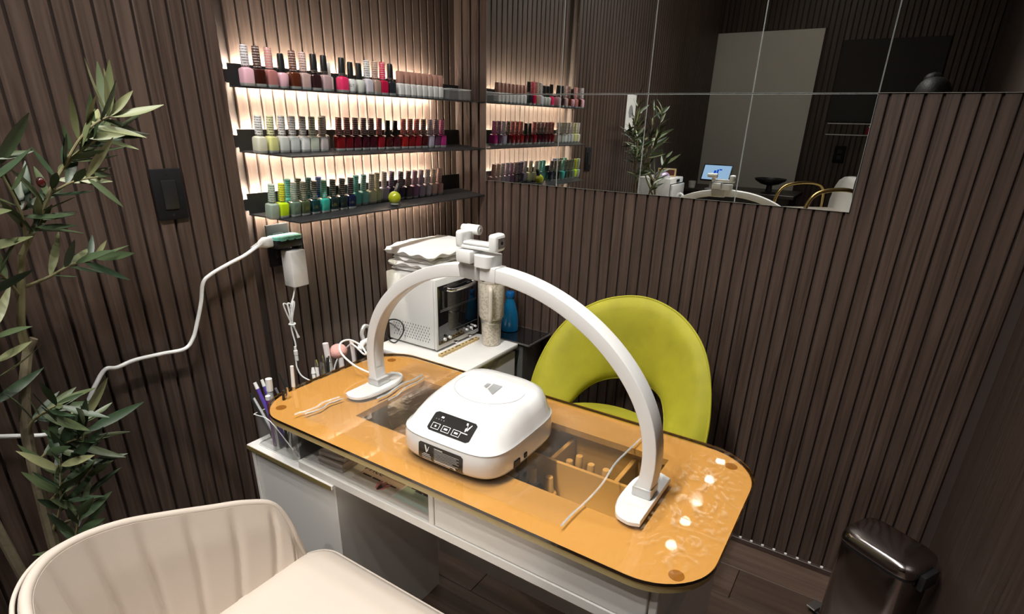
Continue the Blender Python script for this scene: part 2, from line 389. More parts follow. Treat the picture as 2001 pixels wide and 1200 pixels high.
fl = structure('floor', MB().box(XB - .05, .05, YN - .05, .05, -.06, -.006), 'floor_base', 'dark reddish brown wood plank floor')
for i in range(23):                      # planks run along the mirror wall
    x1 = -.001 - i * .148; x0 = max(x1 - .1465, XB)
    if x1 - x0 < .03: continue
    off = (i * .41) % 1.0
    ys = [0.0] + [y for y in (-off * .9 - .05, -off * .9 - .95) if YN + .1 < y < -.1] + [YN]
    for a, b in zip(ys[:-1], ys[1:]):
        w2, l2 = (x1 - x0) / 2, (a - b) / 2 - .0008
        mb = MB().rbox(-w2, w2, -l2, l2, -.006, 0, .0012, 1)
        part('plank', mb, 'floor', fl, loc=((x0 + x1) / 2, (a + b) / 2, 0))
structure('ceiling', MB().box(XB - .05, .05, YN - .05, .05, ZC, ZC + .05), 'ceiling', 'dark painted ceiling with a row of spotlights')

def slat_mesh(h, w_=.0318, d=.0070):
    a = w_ / 2; c = .0018
    # local: x across, y = depth (0 front face, +d towards the wall), z up from 0
    prof = [(-a, d), (-a, c), (-a + c, 0), (a - c, 0), (a, c), (a, d)]
    return MB().loft([[(x, y, 0) for x, y in prof], [(x, y, h) for x, y in prof]]).mesh('slat', 20)
SL = slat_mesh(ZC); SL.materials.append(MT['slat'])
def slats(parent, xs, place):
    for x in xs:
        o = bpy.data.objects.new('slat', SL); COL.objects.link(o); o.parent = parent
        l, r = place(x); o.location = l; o.rotation_euler = (0, 0, r)
wl = structure('wall_left', MB().box(XB - .05, STEP, -.0205, .06, 0, ZC).box(STEP, .0095, .0095, .06, 0, ZC), 'slat_back', 'wall of dark brown vertical slats behind the shelves')
slats(wl, [-.0215 - PITCH * k for k in range(25) if -.0215 - PITCH * k > STEP + .012], lambda x: ((x + .0165, 0, 0), 0))
x = STEP - .0145; xs = []
while x > XB + .02: xs.append(x); x -= PITCH
slats(wl, xs, lambda x: ((x, -.030, 0), 0))
wr = structure('wall_right', MB().box(.0095, .06, YN - .05, .05, 0, ZC), 'slat_back', 'wall of dark brown vertical slats carrying the mirror tiles')
slats(wr, [-.0115 - PITCH * k - .0065 for k in range(47)], lambda y: ((0, y - .004, 0), -PI / 2))
structure('wall_near', MB().box(XB - .05, .05, YN - .06, YN, 0, ZC), 'plain_wood', 'plain dark wood wall behind the step bin')
wb = structure('wall_back', MB().box(XB - .08, XB - .0095, YN - .05, .05, 0, ZC), 'slat_back', 'dark slatted wall seen in the mirror')
DY0, DY1, DZ = -.015, -.775, 2.045
SLT = slat_mesh(ZC - DZ); SLT.materials.append(MT['slat'])
y = -.02
while y > YN + .02:
    over = DY1 < y < DY0
    o = bpy.data.objects.new('slat', SLT if over else SL); COL.objects.link(o); o.parent = wb
    o.location = (XB, y, DZ if over else 0); o.rotation_euler = (0, 0, PI / 2); y -= PITCH
d1 = structure('door_1', MB().box(XB - .009, XB - .004, DY1, DY0, 0, DZ), 'door_grey', 'pale grey flush door seen in the mirror')
bb = structure('baseboard_right', MB().rbox(-.012, .009, YN, 0, 0, .021, .002, 1), 'base', 'low dark baseboard under the slatted mirror wall')
gm = MB().rbox(-.0035, .0035, -.0045, .0045, 0, .005, .001, 1).mesh('gap_filler'); gm.materials.append(MT['gap_white'])
for k in range(47):
    y = -.0115 - PITCH * k - .0065 - .004 - PITCH / 2
    if y > YN + .02:
        o = bpy.data.objects.new('gap_filler', gm); COL.objects.link(o); o.parent = bb; o.location = (-.0065, y, .0205)

# ------------------------------------------------------------------ mirror tiles
rows = [('upper', SEAM, SEAM + TH, 5), ('lower', SEAM - TH, SEAM, 4)]
for rn, z0, z1, n in rows:
    for k in range(n):
        y1 = -(D0 + k * TILE) - .0006; y0 = -(D0 + (k + 1) * TILE) + .0006
        t = thing('mirror_tile', f'{ORD[k]} square mirror tile from the shelves in the {rn} row', 'mirror', (0, (y0 + y1) / 2, z0), group='square mirror tiles on the slatted wall')
        h = (y1 - y0) / 2; H = z1 - z0 - .0022
        part('backing', MB().box(-.0045, -.0005, -h, h, .0, H), 'mirror_edge', t)
        part('mirror_face', MB().add([(-.0048, -h + .0008, .0008), (-.0048, h - .0008, .0008), (-.0048, h - .0008, H - .0008), (-.0048, -h + .0008, H - .0008)], [(0, 1, 2, 3)]), 'mirror', t)

# ------------------------------------------------------------------ ceiling spotlights
for i, x in enumerate((-.40, -.72, -1.31, -1.607, -1.88, -2.227, -2.557)):  # two nearest the mirror wall are unseen, added to light the arch lamp's back
    t = thing('ceiling_spotlight', f'{ORD[i]} small white ceiling spotlight from the mirror wall, nearest two added as fill', 'spotlight', (x, -.755, ZC), group='row of ceiling spotlights')
    part('trim_ring', MB().lathe([(.052, 0), (.055, -.004), (.052, -.012), (.040, -.012), (.038, -.003)], 28), 'white_satin', t)
    part('lens', MB().lathe([(.036, -.004), (.036, -.0075), (.001, -.0085)], 24), 'spot_disc', t)
    ld = bpy.data.lights.new('spot beam', 'SPOT'); ld.energy = SPOT_POWER * (.55 if i < 2 else 1.0); ld.color = (1.0, .965, .915); ld.spot_size = R(104); ld.spot_blend = 1.0; ld.shadow_soft_size = .035
    lo = bpy.data.objects.new('spot_beam', ld); COL.objects.link(lo); lo.parent = t; lo.location = (0, 0, -.02)
    lo.rotation_euler = Vector((-.95 - x, -.86 + .755, .70 - ZC)).to_track_quat('-Z', 'Y').to_euler()

# =================================================================== WALL SHELVES AND NAIL POLISH
# (name, height at the wall, drop per metre towards the room)
SHELVES = [('top', 1.447, .030), ('middle', 1.296, .082), ('bottom', 1.137, .137)]
DEPTH = .146
for nm, zb, sl in SHELVES:
    t = thing('wall_shelf', f'{nm} black metal wall shelf lit from behind by a warm LED strip', 'shelf', (0, 0, zb), group='black metal polish shelves')
    plan = [(-.915, -.020), (-.850, -DEPTH), (-.0012, -DEPTH), (-.0012, -.020)]
    th = .0035
    top = [(x, y, sl * y) for x, y in plan]; bot = [(x, y, sl * y - th) for x, y in plan]
    part('shelf_board', MB().loft([bot, top]), 'black_metal', t, sharp=20)
    part('back_plate', MB().rbox(-.915, -.0012, -.0225, -.0200, sl * -.02 - .003, .050, .0008, 1), 'black_metal', t)
    br = MB().box(-.930, -.914, -.0225, -.0205, .006, .036)
    for zz in (.0, .018, .040): br.box(-.938, -.926, -.0225, -.0205, zz, zz + .009)
    part('bracket_clip', br, 'black_metal', t)
    for xx in (-.90, -.46, -.03): part('wall_mount', MB().box(xx - .008, xx + .008, -.0200, 0.0, .006, .022), 'black_metal', t)
    part('led_channel', MB().box(-.900, -.150, -.0196, -.0165, .010, .040), 'led_house', t)
    for zz in (.0125, .0305): part('led_strip', MB().box(-.898, -.152, -.0164, -.0150, zz, zz + .007), 'led', t)

# --- one mesh per kind of bottle piece; the polish colour is the only thing that changes
def bottle_square(w_, h, neck):
    a = w_ / 2
    return MB().loft([sring(0, 0, a * .95, a * .95, .004, 5), sring(0, 0, a, a, .007, 5), sring(0, 0, a, a, h - .006, 5), sring(0, 0, a * .93, a * .93, h - .002, 4.5), sring(0, 0, a * .72, a * .72, h, 3.5), sring(0, 0, neck, neck, h + .002, 2), sring(0, 0, neck, neck, h + .004, 2)]).mesh('polish_bottle', 40)
def bottle_round(w_, h, neck):
    return MB().lathe([(w_ * .42, .003), (w_ * .47, .006), (w_ * .5, h * .5), (w_ * .52, h - .005), (w_ * .46, h - .001), (w_ * .3, h + .001), (neck, h + .002), (neck, h + .004)], 24).mesh('polish_bottle', 40)
BM = {'square': bottle_square(.0290, .040, .0068), 'squat': bottle_round(.0315, .036, .0075), 'slim': bottle_square(.0235, .038, .006)}
BASEM = {'square': MB().loft([sring(0, 0, .0135, .0135, 0, 5), sring(0, 0, .0145, .0145, .0025, 5), sring(0, 0, .0145, .0145, .007, 5)]).mesh('glass_base', 40),
         'squat': MB().lathe([(.0130, 0), (.0140, .0015), (.0145, .0055)], 20).mesh('glass_base', 40),
         'slim': MB().loft([sring(0, 0, .0112, .0112, 0, 5), sring(0, 0, .0117, .0117, .006, 5)]).mesh('glass_base', 40)}
MT['glass_base'] = mat('thick clear bottle glass', (.62, .66, .64), .06, coat=1.0, trans=.6)
for me in BASEM.values(): me.materials.append(MT['glass_base'])
CAPM = {'tall': (MB().lathe([(.0094, 0), (.0097, .001), (.0086, .0445), (.0080, .046), (.001, .0462)], 20), .0415),
        'taper': (MB().lathe([(.0098, 0), (.0106, .002), (.0092, .012), (.0080, .040), (.0070, .0435), (.001, .044)], 20), .0385),
        'tapered_ring': (MB().lathe([(.0094, 0), (.0100, .001), (.0098, .006), (.0094, .0065), (.0098, .007), (.0082, .043), (.0072, .0455), (.001, .046)], 20), .0410),
        'block': (MB().loft([sring(0, 0, .0095, .0095, 0, 5), sring(0, 0, .0100, .0100, .002, 5), sring(0, 0, .0090, .0090, .032, 5), sring(0, 0, .0080, .0080, .0335, 4)]), .0385)}
CAPMESH = {}
def capmesh(kind, key, m):
    k = (kind, key)
    if k not in CAPMESH:
        me = CAPM[kind][0].mesh('cap', 40); me.materials.append(m); CAPMESH[k] = me
    return CAPMESH[k]
MT['silver_ring'] = mat('silver ring', (.6, .6, .6), .25, 1.0)
RINGM = MB().lathe([(.0102, 0), (.0106, .001), (.0104, .006), (.0098, .0065)], 20).mesh('cap_ring', 40); RINGM.materials.append(MT['silver_ring'])
PAL = {  # polish colour name: (rgb)
    'pale pink': (.72, .43, .50), 'dark chocolate': (.035, .008, .005), 'dusty rose': (.40, .16, .15), 'baby pink': (.68, .40, .46), 'brown': (.085, .020, .008), 'mauve nude': (.46, .32, .30), 'black cherry': (.028, .010, .012),
    'soft mauve': (.45, .31, .32), 'off white': (.62, .62, .56), 'hot pink': (.72, .035, .13), 'milky white': (.66, .68, .66), 'clear white': (.58, .60, .55), 'lilac white': (.58, .55, .60), 'taupe nude': (.38, .26, .21), 'raspberry': (.45, .008, .05), 'dark slate': (.02, .025, .03),
    'chalk white': (.72, .72, .70), 'cream': (.62, .62, .50), 'pale yellow': (.62, .62, .26), 'pearl white': (.55, .57, .53), 'silvery white': (.50, .53, .52), 'sage white': (.42, .46, .38), 'pinkish grey': (.44, .40, .39), 'shell white': (.60, .56, .52),
    'dark red': (.14, .004, .006), 'deep red': (.095, .003, .006), 'wine red': (.055, .003, .008), 'burgundy': (.035, .002, .008), 'cherry red': (.20, .005, .012), 'scarlet': (.25, .010, .008), 'maroon': (.045, .003, .004), 'lavender': (.40, .35, .45), 'plum': (.09, .03, .07), 'magenta': (.36, .02, .16),
    'sage grey': (.26, .33, .27), 'neon lime': (.42, .62, .01), 'mint': (.10, .42, .32), 'grey green': (.10, .15, .11), 'forest green': (.035, .07, .03), 'moss': (.05, .065, .03), 'petrol': (.01, .12, .13), 'royal blue': (.01, .05, .30), 'teal': (.03, .30, .24), 'dark teal': (.006, .03, .03), 'black green': (.008, .018, .018), 'midnight navy': (.006, .010, .035),
    'turquoise': (.10, .50, .45), 'aqua': (.22, .58, .58), 'ivory': (.62, .64, .48), 'pale lime': (.55, .60, .36), 'ice lilac': (.45, .42, .56), 'deep violet': (.045, .022, .10), 'ink violet': (.025, .012, .06), 'purple brown': (.10, .05, .075), 'mauve violet': (.22, .10, .22), 'lilac': (.34, .28, .40), 'pale lilac': (.46, .42, .47), 'nude peach': (.52, .38, .34), 'rosy nude': (.46, .27, .26)}
PMAT = {}
def polish(c):
    if c not in PMAT: PMAT[c] = mat('polish ' + c, PAL[c], .12, coat=.8)
    return PMAT[c]
def lighten(c, f): return tuple(min(.85, x * f + .03 * f) for x in c)
CAPCOL = {'black': mat('black cap', (.010, .011, .011), .35), 'white cap': mat('white cap', (.75, .75, .73), .4), 'dusty pink cap': mat('dusty pink cap', (.42, .22, .17), .55)}
def capmat(kind, c):
    if kind in CAPCOL: return CAPCOL[kind]
    key = 'printed ' + c
    if key not in CAPCOL:
        base = PAL[c]; lum = sum(base) / 3
        ink = (.55, .53, .50) if lum < .28 else (.10, .09, .07)
        CAPCOL[key] = stripes(key, tuple(min(.7, x * 1.5 + .015) for x in base), ink, 170, .34)
    return CAPCOL[key]
BMESH = {}
def make_bottle(shape, col, cap, ckind, loc, tilt, label, group, rz=0.0):
    t = bpy.data.objects.new('nail_polish_bottle', None); COL.objects.link(t); t.empty_display_size = .02
    t.location = loc; t.rotation_euler = (tilt, 0, rz); tag(t, label, 'nail polish', group)
    k = (shape, col)
    if k not in BMESH:
        me = BM[shape].copy(); me.materials.append(polish(col)); BMESH[k] = me
    o = link('glass_body', BMESH[k]); o.parent = t
    o = link('glass_base', BASEM[shape]); o.parent = t
    me = capmesh(ckind, cap if cap in CAPCOL else 'printed ' + col, capmat(cap, col))
    o = link('cap', me); o.parent = t; dz = {'square': .002, 'squat': -.002, 'slim': .000}[shape]; o.location = (0, 0, CAPM[ckind][1] + dz)
    if ckind == 'tapered_ring':
        r = link('cap_ring', RINGM); r.parent = o
    return t
def capword(cap): return {'black': 'plain black cap', 'white cap': 'plain white cap', 'dusty pink cap': 'dusty pink cap'}.get(cap, 'printed cap')
def fill(shelf, y, items, start, group):
    zb, sl = [(z, s_) for n, z, s_ in SHELVES if n == shelf][0]
    for i, (x, col, cap, shape, ck, dy) in enumerate(items):
        yy = y + dy
        make_bottle(shape, col, cap, ck, (x, yy, zb + sl * yy + .0003), math.atan(sl), f'{ORD[i + start]} polish bottle from the left on the {shelf} shelf, {col} with {capword(cap)}', group, random.uniform(-.12, .12))
P_, K_, W_ = 'printed', 'black', 'white cap'
S, Q, T3, T4, T5 = 'square', 'squat', 'tall', 'taper', 'tapered_ring'
topx = [-.903, -.871, -.837, -.802, -.767, -.735, -.700, -.666, -.634, -.603, -.572, -.540, -.508, -.476, -.445, -.412]
topc = [('pale pink', P_, S, T3), ('dark chocolate', P_, S, T3), ('dusty rose', P_, S, T3), ('baby pink', K_, Q, T4), ('brown', P_, S, T3), ('mauve nude', P_, S, T3), ('black cherry', K_, S, T5), ('soft mauve', K_, S, T5), ('off white', W_, S, 'block'), ('hot pink', K_, S, T5), ('milky white', K_, Q, T4), ('clear white', K_, Q, T4), ('lilac white', P_, S, T3), ('taupe nude', P_, S, T3), ('raspberry', P_, S, T3), ('dark slate', K_, S, T5)]
fill('top', -.078, [(x, c, k, s_, ck, (.028 if c in ('off white',) else 0)) for x, (c, k, s_, ck) in zip(topx, topc)], 0, 'polish bottles on the top shelf')
zb, sl = SHELVES[0][1:]
for i in range(8):
    x = -.372 + i * .0275
    make_bottle('slim', 'chalk white', 'dusty pink cap', 'block', (x, -.080, zb + sl * -.080 + .0003), math.atan(sl), f'{ORD[i]} white bottle with dusty pink cap from the left on the top shelf', 'white bottles with dusty pink caps')
t = thing('acrylic_tray', 'small empty clear acrylic tray at the right end of the top shelf', 'tray', (-.095, -.078, zb + sl * -.078))
part('tray_body', MB().box(-.062, .062, -.028, .028, 0.0005, .003).box(-.062, .062, -.028, -.026, .003, .034).box(-.062, .062, .026, .028, .003, .034).box(-.062, -.060, -.026, .026, .003, .034).box(.060, .062, -.026, .026, .003, .034), 'acrylic', t)
part('rim', MB().tube([(-.062, -.028, .034), (.062, -.028, .034), (.062, .028, .034), (-.062, .028, .034)], .0012, 6, True), 'acrylic_edge', t)
midc = ['cream', 'pale yellow', 'pearl white', 'silvery white', 'milky white', 'sage white', 'pinkish grey', 'shell white', 'dark red', 'deep red', 'wine red', 'burgundy', 'burgundy', 'cherry red', 'maroon', 'wine red', 'scarlet', 'dark red', 'cherry red', 'maroon', 'lavender', 'plum', 'magenta']
midx = [-.890, -.856, -.822, -.789, -.756, -.724, -.692, -.661, -.630, -.599, -.567, -.535, -.503, -.470, -.434, -.400, -.362, -.329, -.297, -.264, -.231, -.198, -.166]
fill('middle', -.072, [(x, c, (K_ if i in (14, 15) else P_), S, (T4 if i in (14, 15) else T3), (.030 if i == 7 else 0)) for i, (x, c) in enumerate(zip(midx, midc))], 0, 'polish bottles on the middle shelf')
botc = [(-.888, 'sage grey', 0), (-.857, 'neon lime', 0), (-.810, 'mint', .036), (-.822, 'grey green', -.004), (-.776, 'forest green', .036), (-.790, 'moss', -.004), (-.741, 'petrol', .036), (-.755, 'dark teal', -.004), (-.706, 'royal blue', .036), (-.721, 'teal', -.004), (-.686, 'black green', -.002), (-.651, 'black green', 0), (-.616, 'midnight navy', 0), (-.577, 'turquoise', .020), (-.546, 'aqua', .020), (-.511, 'ivory', .020), (-.479, 'pale lime', .030), (-.440, 'ice lilac', .035), (-.408, 'deep violet', .034), (-.374, 'ink violet', .026), (-.341, 'purple brown', .022), (-.309, 'mauve violet', .022), (-.276, 'lilac', .022), (-.243, 'pale lilac', .022), (-.210, 'nude peach', .022), (-.177, 'rosy nude', .022)]
fill('bottom', -.082, [(x, c, P_, S, T3, dy) for x, c, dy in botc], 0, 'polish bottles on the bottom shelf')
# lettering on the white bottle in the middle of the top shelf
ob = [o for o in bpy.data.objects if o.get('label', '').startswith('eleventh polish bottle from the left on the top')][0]
tv, tf = text_verts('ORLY', .0105); aa = R(-48)
tl = MB().add([(.0162 * math.sin(a[0] / .0162), -.0162 * math.cos(a[0] / .0162), .020 + a[1]) for a in tv], tf).xf(Matrix.Rotation(aa, 4, 'Z'))
part('lettering', tl, 'ink', ob)
# the round lime bottle lying at the front of the bottom shelf
zb, sl = SHELVES[2][1:]
MT['lime_liquid'] = mat('lime green polish in clear glass', (.40, .46, .015), .05, coat=1.0, trans=.25)
t = thing('round_polish_bottle', 'round lime green glass bottle with slanted black cap on the bottom shelf', 'nail polish', (-.462, -.119, zb + sl * -.119 + .002))
ang = R(28)
def sph(r, c, k=20, m=12): return [(max(.0005, r * math.sin(PI * i / m)), c - r * math.cos(PI * i / m)) for i in range(m + 1)]
Mx = Matrix.Translation((0, 0, .0225)) @ Matrix.Rotation(ang, 4, 'Y')
part('glass_globe', MB().lathe(sph(.0205, 0), 24).xf(Mx), 'lime_liquid', t)
part('glass_foot', MB().lathe([(.011, -.022), (.0135, -.0205), (.0135, -.016)], 20).xf(Matrix.Translation((0, 0, .0225))), 'glass_base', t)
part('cap', MB().lathe([(.0068, .019), (.0078, .021), (.0068, .044), (.0052, .047), (.001, .0472)], 16).xf(Mx), CAPCOL['black'], t)

# =================================================================== SWITCH, OUTLET, CABLES
t = thing('light_switch', 'black rocker light switch with flush plate on the slatted wall', 'switch', (-1.120, -.030, 1.203))
part('cover_plate', MB().rbox(-.0355, .0355, -.006, 0, -.058, .058, .003, 2), 'black_matte', t)
part('rocker', MB().rbox(-.0165, .0165, -.0095, -.005, -.033, .033, .0015, 2).xf(Matrix.Rotation(R(2), 4, 'X')), 'black_plastic', t)
for z in (-.047, .047): part('screw', MB().cyl((0, -.0055, z), (0, -.0066, z), .003, n=10), 'black_plastic', t)
t = thing('wall_outlet', 'black double wall outlet half hidden by the plugs below the shelves', 'outlet', (-.826, 0, 1.035))
part('cover_plate', MB().rbox(-.0365, .0365, -.007, 0, -.060, .060, .003, 2), 'black_matte', t)
for z in (-.021, .021): part('socket', MB().rbox(-.017, .017, -.0085, -.006, z - .014, z + .014, .004, 2), 'black_plastic', t)
t = thing('plug_adapter', 'mint green and black multi plug adapter in the wall outlet', 'adapter', (-.826, -.0086, 1.050))
part('body', MB().rbox(-.040, .044, -.046, 0, -.016, .008, .005, 2), 'black_plastic', t)
cap = MB()
cap.loft([[(x, y, z) for x, y in rrect(-.042, .046, -.048, -.001, .010, 4)] for z in (.0082, .016)])
for x in (-.020, .006, .030): cap.rbox(x - .010, x + .010, -.052, -.030, .005, .017, .004, 2)
part('mint_cap', cap, 'mint', t)
part('side_socket', MB().rbox(.030, .046, -.042, -.008, -.034, -.010, .005, 2), 'black_plastic', t)
t = thing('power_brick', 'small white power brick hanging below the plug adapter', 'power adapter', (-.812, -.0565, .975))
part('brick_body', MB().rbox(-.026, .026, -.012, .034, -.056, .050, .004, 2), 'white_satin', t)
part('strain_relief', MB().tube([(-.010, .012, -.056), (-.011, .012, -.070)], [.0045, .003], 10), 'white_satin', t)
# thick white mains cable
t = thing('mains_cable', 'thick white mains cable draped across the slatted wall behind the plant', 'cable', (-.90, -.05, 1.05))
pts = [(-.905, -.040, 1.056), (-.935, -.052, 1.049), (-.975, -.060, 1.036), (-1.023, -.062, 1.023), (-1.073, -.062, 1.006), (-1.097, -.062, .988), (-1.111, -.062, .942), (-1.130, -.060, .892), (-1.146, -.058, .856), (-1.172, -.058, .834), (-1.228, -.056, .838), (-1.288, -.056, .842), (-1.328, -.056, .837), (-1.353, -.058, .841), (-1.381, -.060, .812), (-1.410, -.062, .775), (-1.455, -.064, .744), (-1.493, -.064, .740), (-1.561, -.064, .768), (-1.65, -.064, .80), (-1.74, -.064, .70), (-1.78, -.064, .40), (-1.80, -.064, .012)]
part('cord', MB().tube(smooth_path(pts, 6), .0047, 10), 'white_cable', t, world=True)
part('plug', MB().loft([[Vector((0, 0, 0)) + Vector(p) for p in r] for r in ([( -.868, y, z) for y, z in rrect(-.040, -.012, 1.040, 1.066, .006, 3)], [(-.885, y, z) for y, z in rrect(-.041, -.011, 1.039, 1.067, .007, 3)], [(-.905, y, z) for y, z in rrect(-.044, -.026, 1.044, 1.064, .006, 3)], [(-.918, y, z) for y, z in rrect(-.050, -.036, 1.046, 1.060, .006, 3)])]), 'white_satin', t, world=True)
for i in range(4): part('grip_rib', MB().cyl((-.920 - i * .006, -.0455 - i * .0012, 1.0535 - i * .0015), (-.923 - i * .006, -.046 - i * .0012, 1.053 - i * .0015), .0075 - i * .0005, n=10), 'white_satin', t, world=True)
# thin lamp cable with a tied bundle
t = thing('lamp_power_cable', 'thin white cable with a tied bundle and inline connector below the brick', 'cable', (-.83, -.05, .93))
pts = [(-.823, -.0445, .906), (-.832, -.046, .885), (-.846, -.046, .858), (-.852, -.046, .830), (-.851, -.046, .788), (-.846, -.046, .752), (-.845, -.046, .735)]
part('cord', MB().tube(smooth_path(pts, 6), .0024, 8), 'white_cable', t, world=True)
pts2 = [(-.851, -.046, .690), (-.851, -.047, .665), (-.842, -.055, .635), (-.815, -.075, .610), (-.80, -.085, .6015)]
part('lower_cord', MB().tube(smooth_path(pts2, 6), .0024, 8), 'white_cable', t, world=True)
for k, (dx, dy) in enumerate(((-.012, 0), (-.006, -.006), (.006, -.004))):
    lp = [(-.846, -.046, .800), (-.852 + dx * .6, -.048 + dy, .835), (-.850 + dx * 1.5, -.048 + dy, .868), (-.846 + dx * 1.7, -.048 + dy, .876), (-.842 + dx, -.048 + dy, .864), (-.846, -.047, .815), (-.838, -.048, .780), (-.832 + dx * .3, -.048, .760)]
    part('bundle_loop', MB().tube(smooth_path(lp, 5), .0022, 6), 'white_cable', t, world=True)
part('tie', MB().tube([(-.848 + .009 * math.cos(a), -.047 + .009 * math.sin(a), .808) for a in [2 * PI * i / 12 for i in range(12)]], .0022, 6, True), 'white_cable', t, world=True)
part('connector', MB().lathe([(.004, 0), (.0055, .002), (.0055, .017), (.0045, .018), (.0062, .020), (.0062, .034), (.004, .036), (.0035, .047), (.002, .048)], 12, (-.848, -.046, .688)), 'white_satin', t, world=True)

# =================================================================== NAIL TABLE
GX0, GX1, GY0, GY1 = -1.168, -.697, -1.368, -.285       # glass outline
OX0, OX1, OY0, OY1 = -1.043, -.800, -1.197, -.520       # opening under the glass
ZT = .740
t = thing('nail_table', 'white manicure table with amber glass top and front display bay', 'table', (-.93, -.83, 0))
glass = rrect(GX0, GX1, GY0, GY1, .115, 12)
part('glass_top', MB().prism(glass, ZT - .0012, ZT), 'amber', t, world=True)
gi = rrect(GX0 + .0008, GX1 - .0008, GY0 + .0008, GY1 - .0008, .114, 12)
n = len(glass)
ed = MB().add([(x, y, ZT - .0014) for x, y in glass] + [(x, y, ZT - .008) for x, y in glass], [(i, (i + 1) % n, n + (i + 1) % n, n + i) for i in range(n)])
part('glass_edge', ed, 'amber_edge', t, world=True)
# board under the glass with the rectangular opening: outer ring bridged to the opening
def ring_board(outer, inner, z0, z1):
    m = MB(); n = len(outer)
    m.add([(x, y, z) for z in (z0, z1) for x, y in outer] + [(x, y, z) for z in (z0, z1) for x, y in inner], [])
    for i in range(n):
        k = (i + 1) % n
        m.f += [(i, k, n + k, n + i), (2 * n + i, 3 * n + i, 3 * n + k, 2 * n + k), (n + i, n + k, 3 * n + k, 3 * n + i), (i, 2 * n + i, 2 * n + k, k)]
    return m
def rect_like(outer, x0, x1, y0, y1):
    cx, cy = (x0 + x1) / 2, (y0 + y1) / 2; out = []
    ox0 = min(p[0] for p in outer); ox1 = max(p[0] for p in outer); oy0 = min(p[1] for p in outer); oy1 = max(p[1] for p in outer)
    n4 = len(outer) // 4; corners = [(x1, y1), (x0, y1), (x0, y0), (x1, y0)]
    for q in range(4):
        c = corners[q]; nx = corners[(q + 1) % 4]; pv = corners[q - 1]
        for i in range(n4): out.append(c)
    return out
bo = rrect(GX0 + .004, GX1 - .004, GY0 + .004, GY1 - .004, .112, 12)
ZB0, ZB1 = .717, .7318
bi = rect_like(bo, OX0, OX1, OY0, OY1)
bmsh = ring_board(bo, bi, ZB0, ZB1)
board = part('top_board', bmsh, 'board_white', t, world=True, sharp=20)
n = len(bo)
part('board_edge', MB().add([(x * 1, y, ZB0 - .0005) for x, y in rrect(GX0 + .003, GX1 - .003, GY0 + .003, GY1 - .003, .112, 12)] + [(x, y, ZB1) for x, y in rrect(GX0 + .003, GX1 - .003, GY0 + .003, GY1 - .003, .112, 12)], [(i, (i + 1) % n, n + (i + 1) % n, n + i) for i in range(n)]), 'gold_edge', t, world=True)
for (x, y) in ((-1.118, -.345), (-1.118, -1.318), (-.748, -1.312), (-.748, -.350)):
    part('glass_disc', MB().lathe([(.0125, 0), (.0125, .0004), (.001, .0005)], 24, (x, y, ZB1)), mat('brown disc', (.28, .20, .10), .4) if 'disc' not in MT else MT['disc'], t, world=True)
# drawer box
FX = -1.130; BX = -.755; LY = -.405; RY = -1.300; Z0 = .593; MIDY = -.826
part('bottom_board', MB().rbox(FX, BX, RY, LY, Z0, .5965, .0010, 1), 'white_lam', t, world=True)
part('front_rail', MB().rbox(FX - .006, FX + .012, RY, LY - .002, Z0 - .0005, .6145, .0015, 1), 'white_lam', t, world=True)
part('back_panel', MB().rbox(BX - .012, BX, RY, LY, .597, ZB0, .0015, 1), 'white_lam', t, world=True)
part('end_panel', MB().rbox(FX, BX, RY, RY + .014, .597, ZB0, .0015, 1), 'white_lam', t, world=True)
part('middle_divider', MB().rbox(FX - .004, BX - .013, MIDY - .007, MIDY + .007, .5975, ZB0, .0015, 1), 'white_lam', t, world=True)
part('left_window', MB().box(FX + .002, BX - .014, LY - .008, LY - .003, .5985, ZB0 - .001), 'window', t, world=True)
part('display_window', MB().box(FX - .003, FX, MIDY + .008, LY - .010, .6150, ZB0 - .002), 'window', t, world=True)
dr = part('drawer_front', MB().rbox(FX - .004, FX + .012, RY + .016, MIDY - .009, .6155, ZB0 - .003, .0015, 1), 'white_lam', t, world=True)
# compartments seen through the glass
part('compartment_divider', MB().rbox(-.884, -.876, RY + .016, -.900, .5975, .690, .001, 1), 'drawer_inside', t, world=True)
part('compartment_divider', MB().rbox(-.875, BX - .014, -.966, -.956, .5975, .690, .001, 1), 'drawer_inside', t, world=True)
part('compartment_divider', MB().rbox(-.875, BX - .014, -1.120, -1.110, .5975, .690, .001, 1), 'drawer_inside', t, world=True)
part('dark_liner', MB().box(-.874, BX - .014, -1.283, -.836, .5967, .600), 'dark_tray', t, world=True)
part('display_shade_liner', MB().box(-.935, BX - .014, MIDY + .009, -.52, .5967, .600), 'dark_tray', t, world=True)  # dark sheet stands in for shade on the white bay floor
# pedestals
lp_ = part('left_pedestal', MB().rbox(-1.130, -.772, -.525, -.222, .0, .5805, .002, 1), 'white_lam', t, world=True)
part('pedestal_side', MB().rbox(-1.136, -.770, -.223, -.212, .0, .5805, .002, 1), 'white_lam', t, world=True)
part('pedestal_top', MB().rbox(-1.142, -.766, -.530, -.205, .5807, .5922, .0015, 1), 'white_top', t, world=True)
part('pedestal_edge', MB().box(-1.1432, -1.1415, -.5285, -.2065, .5800, .5912), 'brown_edge', t, world=True)
part('right_leg_panel', MB().loft([[(x, y, z) for x, z in [(-1.128, 0), (-.715, 0), (-.690, .03), (-.690, .545), (-.700, .577), (-.725, .5925), (-1.128, .5925)]] for y in (-1.316, -1.296)]), 'white_lam', t, world=True)
part('modesty_panel', MB().rbox(-.772, -.757, -1.296, -.526, .14, .5925, .001, 1), 'white_lam', t, world=True)
lk = part('drawer_lock', MB().cyl((FX + .03, -1.02, Z0), (FX + .03, -1.02, Z0 - .02), .010).cyl((FX + .03, -1.02, Z0 - .02), (FX + .03, -1.02, Z0 - .026), .007), 'dark_steel', t, world=True)
